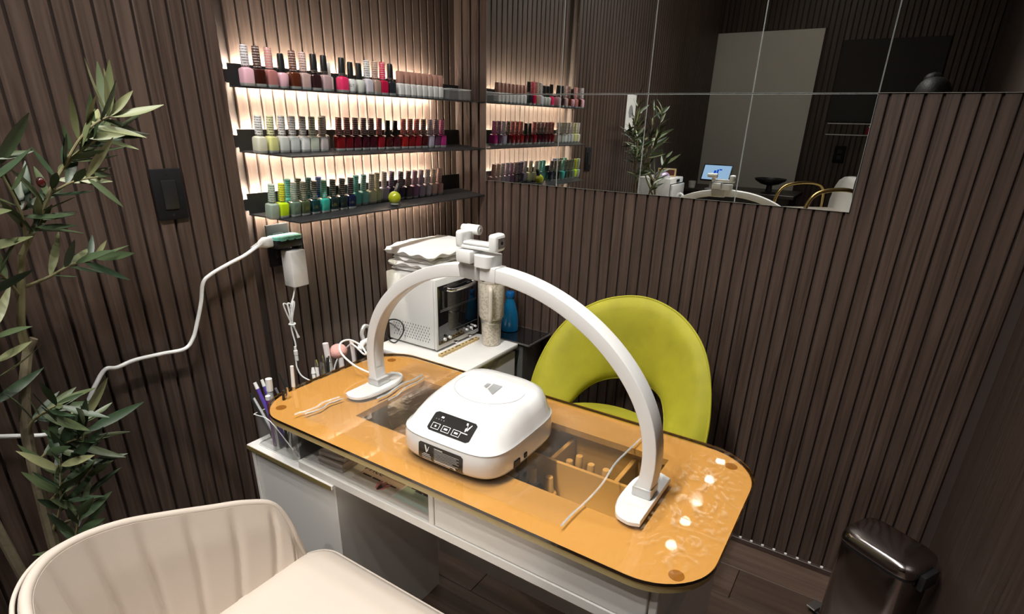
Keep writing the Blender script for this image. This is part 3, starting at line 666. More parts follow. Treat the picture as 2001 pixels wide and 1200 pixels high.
part('cable_clip', MB().box(FX + .03, FX + .10, -1.045, -1.030, Z0 - .012, Z0 - .002), 'black_plastic', t, world=True)
# clear vinyl sheet on the glass
random.seed(11)
def filmz(x, y):
    return ZT + .0006
fs = thing('vinyl_sheet', 'clear vinyl protective sheet lying on the amber table glass', 'sheet', (-.93, -.8, ZT))
NX, NY = 2, 2
part('sheet', MB().box(-1.128, -.730, -1.118, -.425, ZT + .0002, ZT + .0006), 'film', fs, world=True)
def wob(p0, p1, amp, k=26, zamp=.0015):
    a, b = Vector(p0), Vector(p1); out = []
    for i in range(k + 1):
        u = i / k; v = a.lerp(b, u); out.append((v.x + 0, v.y + amp * math.sin(u * 7.3 + a.x * 9) * math.sin(u * PI), v.z + zamp * abs(math.sin(u * 11 + 1))))
    return out
path = wob((-1.128, -1.118, ZT + .0012), (-.765, -1.120, ZT + .0012), .006)
part('curled_edge_glare', MB().sweep(path, [(-.0006, -.0022), (.0010, -.0016), (.0018, 0), (.0010, .0016), (-.0006, .0022)], (0, 0, 1)), 'film_edge_glare', fs, world=True)
for (a, b, r) in (((-1.135, -.418, ZT + .0012), (-1.012, -.430, ZT + .0012), .0026), ((-1.120, -.435, ZT + .0012), (-1.012, -.443, ZT + .0012), .0020), ((-.965, -.512, ZT + .0012), (-.790, -.505, ZT + .0012), .0028), ((-.955, -.540, ZT + .0012), (-.800, -.520, ZT + .0012), .0018)):
    part('curled_edge_glare', MB().sweep(wob(a, b, .006, 18), [(-.0006, -r), (r * .6, -r * .7), (r, 0), (r * .6, r * .7), (-.0006, r)], (0, 0, 1)), 'film_edge_glare', fs, world=True)

# =================================================================== THINGS INSIDE THE TABLE
# flyers lying in the display bay
def flyer(name, x0, x1, y0, y1, z, label, stripes_, marks, tilt=0.0):
    t = thing(name, label, 'flyer', ((x0 + x1) / 2, (y0 + y1) / 2, z), tilt)
    w2, h2 = (x1 - x0) / 2, (y1 - y0) / 2
    part('sheet', MB().box(-w2, w2, -h2, h2, 0, .0006), 'paper', t)
    k = len(stripes_)
    for i, c in enumerate(stripes_):
        a = -w2 + .001 + (2 * w2 - .002) * i / k; b = -w2 + .001 + (2 * w2 - .002) * (i + 1) / k
        key = 'flyer band %d' % int(sum(v * (m + 1) * 1000 for m, v in enumerate(c)))
        if key not in MT: MT[key] = mat(key, c, .6)
        part('colour_band', MB().box(a, b - .0004, -h2 + .001, h2 - .001, .0006, .0008), key, t)
    for body, size, (px, py), m in marks:
        v, f = text_verts(body, size)
        part('print_line' if body[0] == '#' else 'lettering', MB().add([(px + a[1] * -1, py + a[0] * 1, .0010) for a in v], f).xf(Matrix.Rotation(0, 4, 'Z')), m, t)
    return t
# lettering reads along -y seen from the front; (a[0] -> y, a[1] -> -x) then flipped below
def flip_letters():
    for o in bpy.data.objects:
        if o.name.startswith('lettering') and o.type == 'MESH' and o.parent and o.parent.name.startswith('price_'):
            c = sum((v.co for v in o.data.vertices), Vector()) / max(1, len(o.data.vertices))
            for v in o.data.vertices: v.co.y = 2 * c.y - v.co.y; v.co.x = 2 * c.x - v.co.x
f1 = flyer('price_flyer', -1.118, -.955, -.672, -.545, .5968, 'pastel striped price flyer beside the small box in the display bay', [(.74, .72, .68), (.62, .58, .53), (.66, .54, .46), (.40, .32, .25), (.66, .52, .38), (.80, .68, .42), (.84, .76, .50)],
           [('Price', .030, (-.005, .032), 'ink'), ('#765', .0110, (-.030, .000), 'ink')])
f2 = flyer('price_list', -1.118, -.952, -.818, -.676, .5968, 'pastel green and orange price list at the divider of the display bay', [(.72, .70, .66), (.56, .72, .66), (.42, .62, .54), (.30, .37, .28), (.74, .52, .34), (.84, .58, .34), (.84, .74, .46)],
           [('#46', .010, (-.010, .030), 'ink'), ('#354', .010, (-.014, .008), 'ink'), ('#4325', .010, (-.008, -.014), 'ink'), ('#65', .010, (-.014, -.036), 'ink')])
flip_letters()
MT['petal_pink'] = mat('pink petal print', (.62, .22, .22), .6); MT['petal_orange'] = mat('orange petal print', (.66, .28, .10), .6)
for t_, cx, cy, m in ((f1, -.060, -.022, 'petal_pink'), (f2, -.052, -.040, 'petal_orange')):
    for a in (-.35, .1, .5):
        pl = [(cx + u * math.cos(a) - v * math.sin(a), cy + u * math.sin(a) + v * math.cos(a)) for u, v in ((0, 0), (.012, .007), (.026, .006), (.038, 0), (.026, -.006), (.012, -.007))]
        part('petal_print', MB().prism(pl, .0008, .0011), m, t_)
# stack of three small clear card boxes
for i in range(3):
    z = .5970 + i * .0135; dx = (.000, -.004, .003)[i]
    t = thing('card_box', f'{("bottom", "middle", "top")[i]} clear box of printed cards stacked at the left of the display bay', 'box', (-1.040 + dx, -.474 + dx * .5, z), R(3 + i * 2), group='stacked clear card boxes')
    part('box_body', MB().rbox(-.058, .058, -.040, .040, 0, .0128, .002, 2), mat('smoky clear box', (.46, .40, .37), .15, coat=.8) if i == 0 else bpy.data.materials['smoky clear box'], t)
    part('card', MB().rbox(-.050, .050, -.034, .034, .01285, .0131, .0001, 1), 'paper' if i == 2 else 'print_grey', t)
    if i == 2:
        for k, (body, px) in enumerate((('#34', .018), ('#223', -.006))):
            v, f = text_verts(body, .013)
            part('print_line', MB().add([(px - a[1], -a[0] * -1, .01335) for a in v], f), 'ink', t)
# bottles in the compartments
MT['tan_polish'] = mat('pale polish', (.62, .55, .46), .3); 
PAL['pale beige'] = (.58, .50, .42); PAL['smoky grey'] = (.30, .28, .27); PAL['rosy beige'] = (.50, .34, .30)
inner = [(-.836, -.985, 'pale beige', W_, S, T3, 'short one left of the row'), (-.806, -.995, 'pale beige', W_, S, T3, 'left of the row'), (-.823, -1.033, 'rosy beige', W_, S, T3, 'second of the row'), (-.823, -1.070, 'smoky grey', W_, S, T3, 'third of the row'), (-.806, -1.145, 'pale beige', W_, S, T3, 'behind the lamp foot'), (-.846, -1.150, 'smoky grey', W_, S, 'block', 'beside the lamp foot'), (-.912, -.975, 'pale beige', W_, Q, T4, 'tallest, in the open front compartment'), (-.905, -.930, 'smoky grey', W_, S, T3, 'left, under the white curing lamp')]
for x, y, c, cap, sh, ck, wh in inner:
    bt = make_bottle(sh, c, cap, ck, (x, y, .6001 if x > -.875 else .5971), 0, f'pale bottle under the amber glass, {wh}', 'bottles inside the table')
    bt.scale = (.95, .95, .80) if ck != T4 else (1.15, 1.15, .86)
t = thing('round_jar', 'small open round jar under the amber glass by the tall bottle', 'jar', (-.955, -.975, .5972))
part('jar_wall', MB().lathe([(.021, 0), (.022, .002), (.022, .034), (.0175, .034), (.0175, .004), (.001, .004)], 28), 'drawer_inside', t)
part('contents', MB().lathe([(.0172, .022), (.001, .024)], 20), mat('red brown powder', (.20, .05, .02), .9, var=.5, vscale=300), t)
solo('cleaning_pad', MB().rbox(-.030, .030, -.026, .026, 0, .024, .003, 2), 'drawer_inside', 'folded pale pad pack under the amber glass at the front edge', 'pad', (-.965, -1.045, .5972), (0, 0, R(12)))
solo('dark_pouch', MB().rbox(-.042, .042, -.048, .048, 0, .018, .008, 3), mat('dark navy pouch', (.012, .015, .025), .6), 'dark navy pouch in the compartment behind the curing lamp', 'pouch', (-.820, -.900, .6002))
solo('added_brown_folder', MB().rbox(-.075, .075, -.110, .110, 0, .020, .004, 2), mat('brown leather folder', (.20, .105, .065), .5, var=.3, vscale=20), 'added brown folder darkening the bay under the amber glass, left of the curing lamp', 'folder', (-.852, -.690, .6003), (0, 0, R(4)))  # added dark filling for the bay's shaded interior
solo('added_grey_pouch', MB().rbox(-.030, .030, -.055, .055, 0, .030, .010, 3), mat('grey pouch', (.16, .15, .145), .6, var=.4, vscale=30), 'added crumpled grey pouch darkening the bay beside the left lamp foot', 'pouch', (-.900, -.555, .6002), (0, 0, R(-8)))  # added like the folder, in place of shade in the bay

# =================================================================== ARCH LAMP
A0, A1 = Vector((-.908, -.462, ZT + .0115)), Vector((-.964, -1.204, ZT + .0115))
ctr = (A0 + A1) / 2; half = (A1 - A0).length / 2; along = (A1 - A0).normalized(); side = Vector((0, 0, 1)).cross(along)   # side ~ +x or -x
lamp = thing('arch_lamp', 'white arch shaped desk lamp standing across the amber table', 'lamp', (ctr.x, ctr.y, ZT))
H_ = .352
def arc(u):                             # u from -1 (left foot) to 1
    a = (1 - (u + 1) / 2) * PI
    cx = math.copysign(abs(math.cos(a)) ** .92, math.cos(a)); sz = abs(math.sin(a)) ** .90
    cx *= 1 + .055 * math.sin(PI * min(1.0, sz * .95)); p = ctr + along * half * cx; return Vector((p.x, p.y, ctr.z + H_ * sz))
def prof(w_, h, r=.0022):
    return [(a - 0, b) for a, b in rrect(-w_ / 2, w_ / 2, -h / 2, h / 2, r, 3)]
def halfarch(u0, u1, k=40): return [tuple(arc(u0 + (u1 - u0) * i / k)) for i in range(k + 1)]
PW, PH = .034, .027
part('left_arch', MB().sweep(halfarch(-.998, -.105), prof(PW, PH), side), 'white_alu', lamp, world=True, sharp=20)
part('right_arch', MB().sweep(halfarch(.030, .998), prof(PW, PH), side), 'white_alu', lamp, world=True, sharp=20)
part('light_strip', MB().sweep(halfarch(-.93, -.14), [(a, b) for a, b in rrect(-.010, .010, PH / 2 - .0005, PH / 2 + .0006, .0004, 2)], side), 'white_satin', lamp, world=True)
part('light_strip', MB().sweep(halfarch(.06, .93), [(a, b) for a, b in rrect(-.010, .010, PH / 2 - .0005, PH / 2 + .0006, .0004, 2)], side), 'white_satin', lamp, world=True)
part('joint_sleeve', MB().sweep(halfarch(-.020, .030, 6), prof(PW + .002, PH + .0025), side), 'white_alu', lamp, world=True, sharp=20)
part('hinge_block', MB().sweep([tuple(arc(-.112) + Vector((0, 0, .001))), tuple(arc(-.018) + Vector((0, 0, -.004)))], prof(PW - .010, PH + .004), side), 'grey_alu', lamp, world=True, sharp=20)
Mloc = lambda p: Matrix.Translation(p) @ Matrix(((side.x, along.x, 0, 0), (side.y, along.y, 0, 0), (0, 0, 1, 0), (0, 0, 0, 1)))
top = arc(-.045)
cl = part('clamp_block', MB().rbox(-.026, .026, -.040, -.001, .016, .042, .004, 2).xf(Mloc(top)), 'white_satin', lamp, world=True)
part('clamp_disc', MB().loft([[(x, y, z) for x, y in rrect(-.026, .026, .002, .046, .014, 6)] for z in (.014, .036)]).xf(Mloc(top)), 'white_satin', lamp, world=True)
# phone holder on top: two jaws joined by a tray, turned a little
Mh = Mloc(top + Vector((0, 0, .044))) @ Matrix.Rotation(R(-6), 4, 'Z')
ph = part('phone_holder', MB().rbox(-.016, .016, -.036, .040, 0, .007, .003, 2).xf(Mh), 'white_satin', lamp, world=True)
part('holder_tray', MB().rbox(-.014, .014, -.030, .034, .0072, .014, .003, 2).xf(Mh), 'white_gloss', lamp, world=True)
for a, b in ((-.046, -.030), (.032, .052)):
    part('holder_jaw', MB().rbox(-.018, .018, a, b, .000, .034, .006, 3).xf(Mh), 'white_satin', lamp, world=True)
part('jaw_pad', MB().rbox(-.013, .013, .0515, .0532, .006, .028, .001, 1).xf(Mh), 'grey_alu', lamp, world=True)
part('holder_screw', MB().cyl((-.0, .0530, .017), (-.0, .0545, .017), .0035).xf(Mh), 'black_plastic', lamp, world=True)
kn = part('tilt_knob', MB().tube([(.030, -.060, .030), (.030, -.050, .030), (.030, -.049, .030), (.030, -.018, .030)], [.0088, .0088, .0100, .0100], 18).xf(Mh), 'white_satin', lamp, world=True)
part('knob_bolt', MB().cyl((.030, -.018, .030), (.030, -.0165, .030), .004).xf(Mh), 'grey_alu', lamp, world=True)
part('knob_arm', MB().rbox(.010, .030, -.040, -.032, .008, .030, .002, 1).xf(Mh), 'white_satin', lamp, world=True)
for s_, p in ((-1, A0), (1, A1)):
    # D shaped foot: straight inner side, rounded outer side
    pl = []
    inner_y, outer_y = -s_ * .026, s_ * .036
    ends = [(-.084, inner_y), (-.090, inner_y * .2), (-.080, outer_y * .55), (-.045, outer_y * .95), (0, outer_y), (.040, outer_y * .92), (.074, outer_y * .5), (.086, inner_y * .1), (.078, inner_y)]
    sp = smooth_path([(a, b, 0) for a, b in ends], 4)
    poly = [(p.x - .004 + a, p.y + b) for a, b, c in sp]
    if s_ > 0: poly = poly[::-1]
    ft = part('foot', MB().loft([[(x, y, ZT + .0008) for x, y in poly], [(x, y, ZT + .0075) for x, y in poly], [(p.x + (x - p.x) * .965, p.y + (y - p.y) * .95, ZT + .0105) for x, y in poly]]), 'white_gloss', lamp, world=True)
    part('foot_pad', MB().prism([(p.x + (x - p.x) * .93, p.y + (y - p.y) * .9) for x, y in poly], ZT + .0006, ZT + .0009), 'rubber', ft, world=True)
    part('foot_dish', MB().loft([sring(p.x + .048, p.y + s_ * .004, .024, .015, ZT + .0108, 2.5, 24), sring(p.x + .048, p.y + s_ * .004, .022, .013, ZT + .0112, 2.5, 24)]), 'grey_alu', ft, world=True)
    part('collar', MB().rbox(p.x - .021, p.x + .021, p.y - .0185, p.y + .0185, ZT + .0102, ZT + .030, .003, 2), 'grey_alu', lamp, world=True)
cb = smooth_path([(-.885, -.440, ZT + .010), (-.875, -.400, ZT + .008), (-.890, -.355, ZT + .025), (-.900, -.318, ZT + .055), (-.885, -.300, ZT + .075), (-.855, -.300, ZT + .076), (-.835, -.320, ZT + .060), (-.838, -.345, ZT + .042), (-.835, -.330, ZT + .036), (-.815, -.275, ZT + .040), (-.79, -.22, ZT + .02), (-.80, -.17, .70), (-.81, -.15, .62)], 6)
part('power_cord', MB().tube(cb, .0027, 8), 'white_cable', lamp, world=True)

# =================================================================== CURING LAMP
uv = thing('curing_lamp', 'white dome shaped nail curing lamp in the middle of the table', 'nail lamp', (-.978, -.838, ZT + .0008))
uv.scale = (1.07, 1.07, 1.07)
def zt(z0, k): return lambda x, y: z0 + k * (x + .12)
def cring(xf, xb, hy, z, k=0.0, n=4.5): return sring((xf + xb) / 2, 0, (xb - xf) / 2, hy, zt(z, k), n, 48)
low = [cring(-.116, .112, .108, .004), cring(-.124, .120, .116, .008), cring(-.128, .124, .119, .016), cring(-.126, .123, .118, .045, .02), cring(-.124, .122, .117, .054, .02)]
UVlow = MB().loft(low); part('lower_housing', UVlow, 'white_gloss', uv, sharp=50)
upr = [cring(-.1235, .1215, .1165, .0544, .02), cring(-.119, .120, .114, .0585, .03, 4), cring(-.106, .116, .108, .069, .08, 4), cring(-.088, .110, .100, .080, .11, 3.8), cring(-.066, .100, .090, .0900, .10, 3.6), cring(-.045, .088, .076, .0970, .07, 3.4), cring(-.020, .070, .056, .1015, .05, 3), cring(.015, .040, .020, .1045, .03, 2.5)]
UVup = MB().loft(upr); part('upper_housing', UVup, 'white_gloss', uv, sharp=50)
for (x, y) in ((-.09, -.085), (-.09, .085), (.09, -.085), (.09, .085)): part('rubber_foot', MB().cyl((x, y, 0), (x, y, .006), .010), 'rubber', uv)
BV = BVHTree.FromPolygons([Vector(v) for v in UVlow.v + UVup.v], [list(f) for f in UVlow.f] + [[i + len(UVlow.v) for i in f] for f in UVup.f])
def wrap(vs_, org, U, V, Nn, off):
    """lay flat outlines onto the lamp housing along the direction -Nn"""
    out = []
    for a in vs_:
        p = Vector(org) + Vector(U) * a[0] + Vector(V) * a[1]; d = -Vector(Nn)
        h = BV.ray_cast(p + Vector(Nn) * .08, d)
        q = h[0] if h[0] is not None else p
        out.append(tuple(q + Vector(Nn) * off))
    return out
def gridpoly(x0, x1, y0, y1, r, k=10):
    """rounded rectangle as a grid so it can follow the housing"""
    vs_, fs_ = [], []
    for j in range(k + 1):
        y = y0 + (y1 - y0) * j / k; dy = min(y - y0, y1 - y); ins = 0 if dy >= r else r - math.sqrt(max(0, r * r - (r - dy) ** 2))
        for i in range(k + 1): vs_.append((x0 + ins + (x1 - x0 - 2 * ins) * i / k, y))
    for j in range(k):
        for i in range(k): a = j * (k + 1) + i; fs_.append((a, a + 1, a + k + 2, a + k + 1))
    return vs_, fs_
# the front faces -x; reading direction is -y
U1, V1, N1 = (0, -1, 0), (math.cos(R(38)), 0, math.sin(R(38))), (-math.sin(R(38)), 0, math.cos(R(38)))
O1 = (-.099, 0, .078)
U2, V2, N2 = (0, -1, 0), (0, 0, 1), (-1, 0, 0)
O2 = (-.127, 0, .028)
def decal(name, v, f, m, org, U, V, Nn, off=.0007, parent=None): return part(name, MB().add(wrap(v, org, U, V, Nn, off), f), m, parent or uv, sharp=60)
v, f = gridpoly(-.046, .052, -.017, .024, .006); cp = decal('control_panel', v, f, 'panel_black', O1, U1, V1, N1)
v, f = gridpoly(-.052, .052, -.0215, .018, .005); lb = decal('rating_label', v, f, 'panel_black', O2, U2, V2, N2)
LOGO = [[(-.0075, .010), (-.0035, .010), (.0008, -.004), (-.0012, -.009), (-.0026, -.009)], [(.0022, .002), (.0052, .0085), (.0066, .0085), (.0022, -.0065), (.0006, -.0035)]]
def logo(org, U, V, Nn, cx, cy, s_, parent):
    for pl in LOGO: decal('logo_mark', [(cx + a * s_, cy + b * s_) for a, b in pl], [tuple(range(len(pl)))], 'print_white', org, U, V, Nn, .0011, parent)
logo(O1, U1, V1, N1, .036, .010, .95, cp)
decal('logo_bar', [(.028, -.0025), (.042, -.0025), (.042, -.0008), (.028, -.0008)], [(0, 1, 2, 3)], 'print_white', O1, U1, V1, N1, .0011, cp)
for i, (cx, wd) in enumerate(((-.029, '#1'), (-.005, '#2'), (.019, '#2'))):
    fr_ = []
    for (x0, x1, y0, y1) in ((-.009, .009, .0052, .0062), (-.009, .009, -.0062, -.0052), (-.009, -.008, -.0062, .0062), (.008, .009, -.0062, .0062)):
        decal('button_frame', [(cx + x0, -.0065 + y0), (cx + x1, -.0065 + y0), (cx + x1, -.0065 + y1), (cx + x0, -.0065 + y1)], [(0, 1, 2, 3)], 'print_white', O1, U1, V1, N1, .0011, cp)
    tv, tf = text_verts(wd, .0080)
    decal('button_icon', [(cx + a[0], -.0065 + a[1]) for a in tv], tf, 'print_white', O1, U1, V1, N1, .0011, cp)
for k in range(4): decal('indicator', [(-.036 + k * .006 + a, .008 + b) for a, b in ((-.0008, -.0008), (.0008, -.0008), (.0008, .0008), (-.0008, .0008))], [(0, 1, 2, 3)], 'print_grey', O1, U1, V1, N1, .0011, cp)
decal('indicator', [(-.024 + a, .014 + b) for a, b in ((-.003, -.0018), (.003, -.0018), (.003, .0018), (-.003, .0018))], [(0, 1, 2, 3)], 'print_white', O1, U1, V1, N1, .0011, cp)
logo(O2, U2, V2, N2, -.031, .006, .8, lb)
decal('logo_bar', [(-.039, -.0045), (-.024, -.0045), (-.024, -.0035), (-.039, -.0035)], [(0, 1, 2, 3)], 'print_white', O2, U2, V2, N2, .0011, lb)
for k in range(9):
    x1 = (.006, .044, .038, .044, .040, .044, .030, .042, .036)[k]; y = .012 - k * .0030
    decal('small_print', [(-.014, y), (x1, y), (x1, y + .0014), (-.014, y + .0014)], [(0, 1, 2, 3)], 'print_white' if k in (0, 8) else 'print_grey', O2, U2, V2, N2, .0011, lb)
for y, m in ((-.0085, 'print_grey'), (-.0125, 'print_grey'), (-.0170, 'print_white')):
    decal('small_print', [(-.043, y), (-.021, y), (-.021, y + .0026), (-.043, y + .0026)], [(0, 1, 2, 3)], m, O2, U2, V2, N2, .0011, lb)
decal('small_print', [(-.014, -.0172), (.022, -.0172), (.022, -.0145), (-.014, -.0145)], [(0, 1, 2, 3)], 'print_white', O2, U2, V2, N2, .0011, lb)
decal('round_mark', [(.034 + .003 * math.cos(a), -.014 + .003 * math.sin(a)) for a in [2 * PI * i / 12 for i in range(12)]], [tuple(range(12))], 'print_white', O2, U2, V2, N2, .0011, lb)
# grey mark and seam line on the lid
U3, V3, N3, O3 = (0, -1, 0), (1, 0, 0), (0, 0, 1), (0, 0, .1)
for pl in ([(-.002, .046), (.020, .046), (.023, .006), (.001, .021)], [(-.014, .041), (-.005, .043), (-.0035, .022), (-.0125, .027)]):
    decal('lid_mark', pl, [tuple(range(4))], 'print_grey', O3, U3, V3, N3, .0009)
seam = [(.075 * math.sin(a), .030 - .062 * math.cos(a)) for a in [R(-105 + 210 * i / 40) for i in range(41)]]
part('crease_line', MB().tube([(p[0] * 1.0035, p[1] * 1.0035, p[2] + .0004) for p in low[-1]], .0006, 5, True), 'grey_line', uv)
part('lid_seam', MB().tube(wrap(seam, O3, U3, V3, N3, .0002), .0005, 5), 'grey_line', uv)
part('power_socket', MB().rbox(-.060, -.040, -.1205, -.112, .012, .026, .001, 1), 'black_plastic', uv)
part('power_switch', MB().rbox(-.026, -.016, -.1205, -.112, .016, .027, .001, 1), 'black_plastic', uv)

# =================================================================== BACK CABINET AND WHAT STANDS ON IT
ZK = .620
t = thing('drawer_cabinet', 'white drawer cabinet with marble look top in the corner', 'cabinet', (-.33, -.21, 0))
part('carcass', MB().rbox(-.490, -.175, -.396, -.012, .0, .596, .002, 1), 'white_lam', t, world=True)
part('cabinet_top', MB().rbox(-.501, -.167, -.420, -.011, .602, ZK, .004, 2), 'white_top', t, world=True)
zs_ = [(.405, .590), (.212, .400), (.020, .207)]
for i, (a, b) in enumerate(zs_):
    pl = [(-.488, a), (-.177, a), (-.177, b), (-.272, b), (-.286, b - .004), (-.298, b - .017), (-.345, b - .017), (-.357, b - .004), (-.371, b), (-.488, b)]
    d = part('drawer', MB().loft([[(x, y, z) for x, z in pl] for y in (-.413, -.397)]), 'white_lam', t, world=True, sharp=25)
part('shadow_gap', MB().box(-.486, -.179, -.399, -.3965, .590, .6018), 'black_matte', t, world=True)
# black glass stand between the cabinet and the slats
t = thing('black_glass_stand', 'narrow black glass topped stand between the cabinet and the slats', 'stand', (-.085, -.30, 0))
part('glass_top', MB().rbox(-.158, -.003, -.462, -.255, .612, .620, .001, 1), 'black_glass', t, world=True)
for p0, p1 in (((-.158, -.4625, .616), (-.003, -.4625, .616)), ((-.1585, -.462, .616), (-.1585, -.255, .616)), ((-.003, -.462, .616), (-.003, -.255, .616))):
    part('chrome_trim', MB().cyl(p0, p1, .0042, n=8), 'steel', t, world=True)
part('body', MB().rbox(-.150, -.010, -.430, -.262, 0, .6105, .002, 1), mat('smoky grey panel', (.10, .098, .095), .25, coat=.3), t, world=True)
# towel warmer
t = thing('towel_warmer', 'white towel warmer with black glass door on the corner cabinet', 'towel warmer', (-.293, -.125, ZK))
part('housing', MB().rbox(-.126, .124, -.104, .112, .008, .262, .005, 2), 'white_satin', t)
part('lid_inset', MB().rbox(-.108, .106, -.098, .100, .2622, .2650, .001, 1), 'white_gloss', t)
for sx in (-1, 1):
    for sy in (-1, 1): part('rubber_foot', MB().cyl((sx * .10, sy * .085, 0), (sx * .10, sy * .085, .008), .010), 'rubber', t)
fr_ = part('door_frame', MB().rbox(-.126, .124, -.115, -.1045, .008, .262, .004, 2), 'white_satin', t)
dg = part('door_glass', MB().rbox(-.116, .114, -.1185, -.1155, .026, .238, .003, 2), 'black_glass', t)
MT['shelf_line'] = mat('dim rack bar', (.20, .20, .20), .35, .6)
for z in (.145, .150): part('rack_bar', MB().box(-.106, .104, -.1189, -.1186, z, z + .0022), 'shelf_line', dg, loc=(0, 0, 0))
part('control_line', MB().box(-.110, .108, -.1189, -.1186, .064, .0655), 'shelf_line', dg)
for x in (-.098, .098): part('handle_post', MB().cyl((x * .7, -.118, .222), (x * .7, -.134, .222), .005, n=10), 'chrome', t)
part('door_handle', MB().tube(smooth_path([(-.080, -.128, .224), (-.066, -.138, .220), (-.03, -.143, .217), (.03, -.143, .217), (.066, -.138, .220), (.080, -.128, .224)], 6), .0068, 12), 'chrome', t)
for x in (-.088, -.060, .040, .068, .092): part('knob', MB().cyl((x, -.1185, .042), (x, -.126, .042), .0055 if x < 0 else .0045, n=14), 'white_gloss', t)
vent = MB()
for r in range(6):
    for c in range(14):
        y = .085 - c * .0125 - (r % 2) * .006; z = .030 + r * .0105 - 0 * c
        if y - .0 < -.095 or z > .030 + 6 * .0105 - max(0, (6 - c)) * .0: continue
        vent.box(-.1264, -.1258, y - .0011, y + .0011, z, z + .0058)
part('vent_slots', vent, 'black_matte', t)
t['label'] = 'white towel warmer with black glass door on the corner cabinet'
cbl = smooth_path([(-.450, -.013, .622), (-.448, -.015, .66), (-.440, -.028, .700), (-.436, -.063, .714), (-.436, -.097, .706), (-.438, -.102, .676), (-.440, -.078, .640), (-.440, -.056, .6235), (-.444, -.036, .630), (-.446, -.022, .650), (-.446, -.020, .680), (-.442, -.034, .697), (-.438, -.060, .690), (-.434, -.080, .675)], 6)
solo('looped_cable', MB().tube(cbl, .0024, 8), 'black_cable', 'looped black cord hanging at the side of the towel warmer', 'cable')
# folded white towels on the warmer
def towel(x0, x1, y0, y1, z0, th, seed, wave, label, folds=2, droop=0.0):
    rnd = random.Random(seed); NX, NY = 30, 26; m = MB()
    ph = [rnd.uniform(0, 6.28) for _ in range(8)]
    def pos(u, v):
        e = 1 + .035 * math.sin(9 * v + ph[0]) ; e2 = 1 + .03 * math.sin(8 * u + ph[1])
        x = (x0 + x1) / 2 + (x1 - x0) / 2 * (2 * u - 1) * e + .006 * math.sin(5 * v + ph[2]); y = (y0 + y1) / 2 + (y1 - y0) / 2 * (2 * v - 1) * e2 + .006 * math.sin(6 * u + ph[3]); return x, y
    def und(u, v): return wave * (math.sin(4.2 * u + ph[4]) * math.sin(3.6 * v + ph[5]) + .5 * math.sin(9 * u + 4 * v + ph[6]))
    topv, botv = [], []
    for j in range(NY + 1):
        for i in range(NX + 1):
            u, v = i / NX, j / NY; x, y = pos(u, v)
            edge = min(u, 1 - u) * (x1 - x0); edgev = min(v, 1 - v) * (y1 - y0); e = max(0, min(1, min(edge, edgev) / (th * .55))); rr_ = math.sqrt(1 - (1 - e) ** 2)
            ed_w = (1 - e) * .004 * math.sin(23 * u + 19 * v + ph[7])
            zc = z0 + th / 2 + und(u, v) + ed_w - droop * max(0, (v - .0)) * 0
            if droop: zc -= droop * max(0, .30 - v) ** 1.5 * 3 + droop * max(0, .22 - u) * 1.2
            topv.append((x, y, zc + th / 2 * rr_)); botv.append((x, y, zc - th / 2 * rr_))
    n1 = NX + 1; m.v = topv + botv; N0 = len(topv)
    for j in range(NY):
        for i in range(NX):
            a = j * n1 + i; m.f.append((a, a + 1, a + n1 + 1, a + n1)); m.f.append((N0 + a, N0 + a + n1, N0 + a + n1 + 1, N0 + a + 1))
    return solo('folded_towel', m, 'towel', label, 'towel', group='folded white towels', sharp=80)
zt0 = ZK + .2655
towel(-.404, -.172, -.218, -.030, zt0 + .0030, .0165, 1, .0006, 'lowest folded white towel on the towel warmer')
towel(-.416, -.177, -.226, -.028, zt0 + .0225, .0165, 2, .0007, 'second folded white towel from the bottom of the stack')
towel(-.412, -.164, -.230, -.030, zt0 + .0420, .0165, 3, .0007, 'third folded white towel from the bottom of the stack')
towel(-.438, -.150, -.246, -.026, zt0 + .0655, .0260, 5, .0022, 'topmost folded white towel with drooping front corner', droop=.006)
# tumbler
t = thing('leopard_tumbler', 'tall cream leopard print tumbler with handle on the corner cabinet', 'tumbler', (-.228, -.340, ZK))
part('lower_body', MB().lathe([(.030, 0), (.0335, .002), (.0340, .004), (.0365, .085), (.0372, .088)], 32), 'leopard', t)
part('band', MB().lathe([(.0376, .0865), (.0400, .090), (.0400, .097), (.0385, .099)], 32), mat('silver beige band', (.55, .52, .46), .25, .6), t)
part('upper_body', MB().lathe([(.0380, .0985), (.0440, .108), (.0455, .113), (.0475, .232), (.0470, .236)], 32), 'leopard', t)
lidp = part('lid', MB().lathe([(.0475, .2365), (.0485, .238), (.0485, .248), (.045, .252), (.001, .253)], 32), mat('cream lid', (.66, .60, .52), .4), t)
hd = smooth_path([(-.040, -.022, .222), (-.056, -.034, .224), (-.064, -.040, .214), (-.064, -.040, .150), (-.062, -.038, .118), (-.052, -.030, .108), (-.038, -.020, .108)], 6)
part('handle', MB().tube(hd, .0085, 12), bpy.data.materials['cream lid'], t)
# blue spray bottle
t = thing('blue_bottle', 'translucent blue bottle standing on the black glass stand', 'bottle', (-.062, -.312, .6205))
MT['blue_glass'] = mat('translucent blue plastic', (.005, .22, .50), .15, coat=.6, trans=.15)
part('body', MB().lathe([(.029, 0), (.034, .002), (.035, .010), (.034, .045), (.029, .080), (.020, .112), (.0155, .124), (.0155, .134)], 28), 'blue_glass', t)
part('cap', MB().lathe([(.0175, .1345), (.0180, .136), (.0175, .152), (.015, .156), (.001, .157)], 24), mat('blue cap', (.003, .10, .30), .3), t)
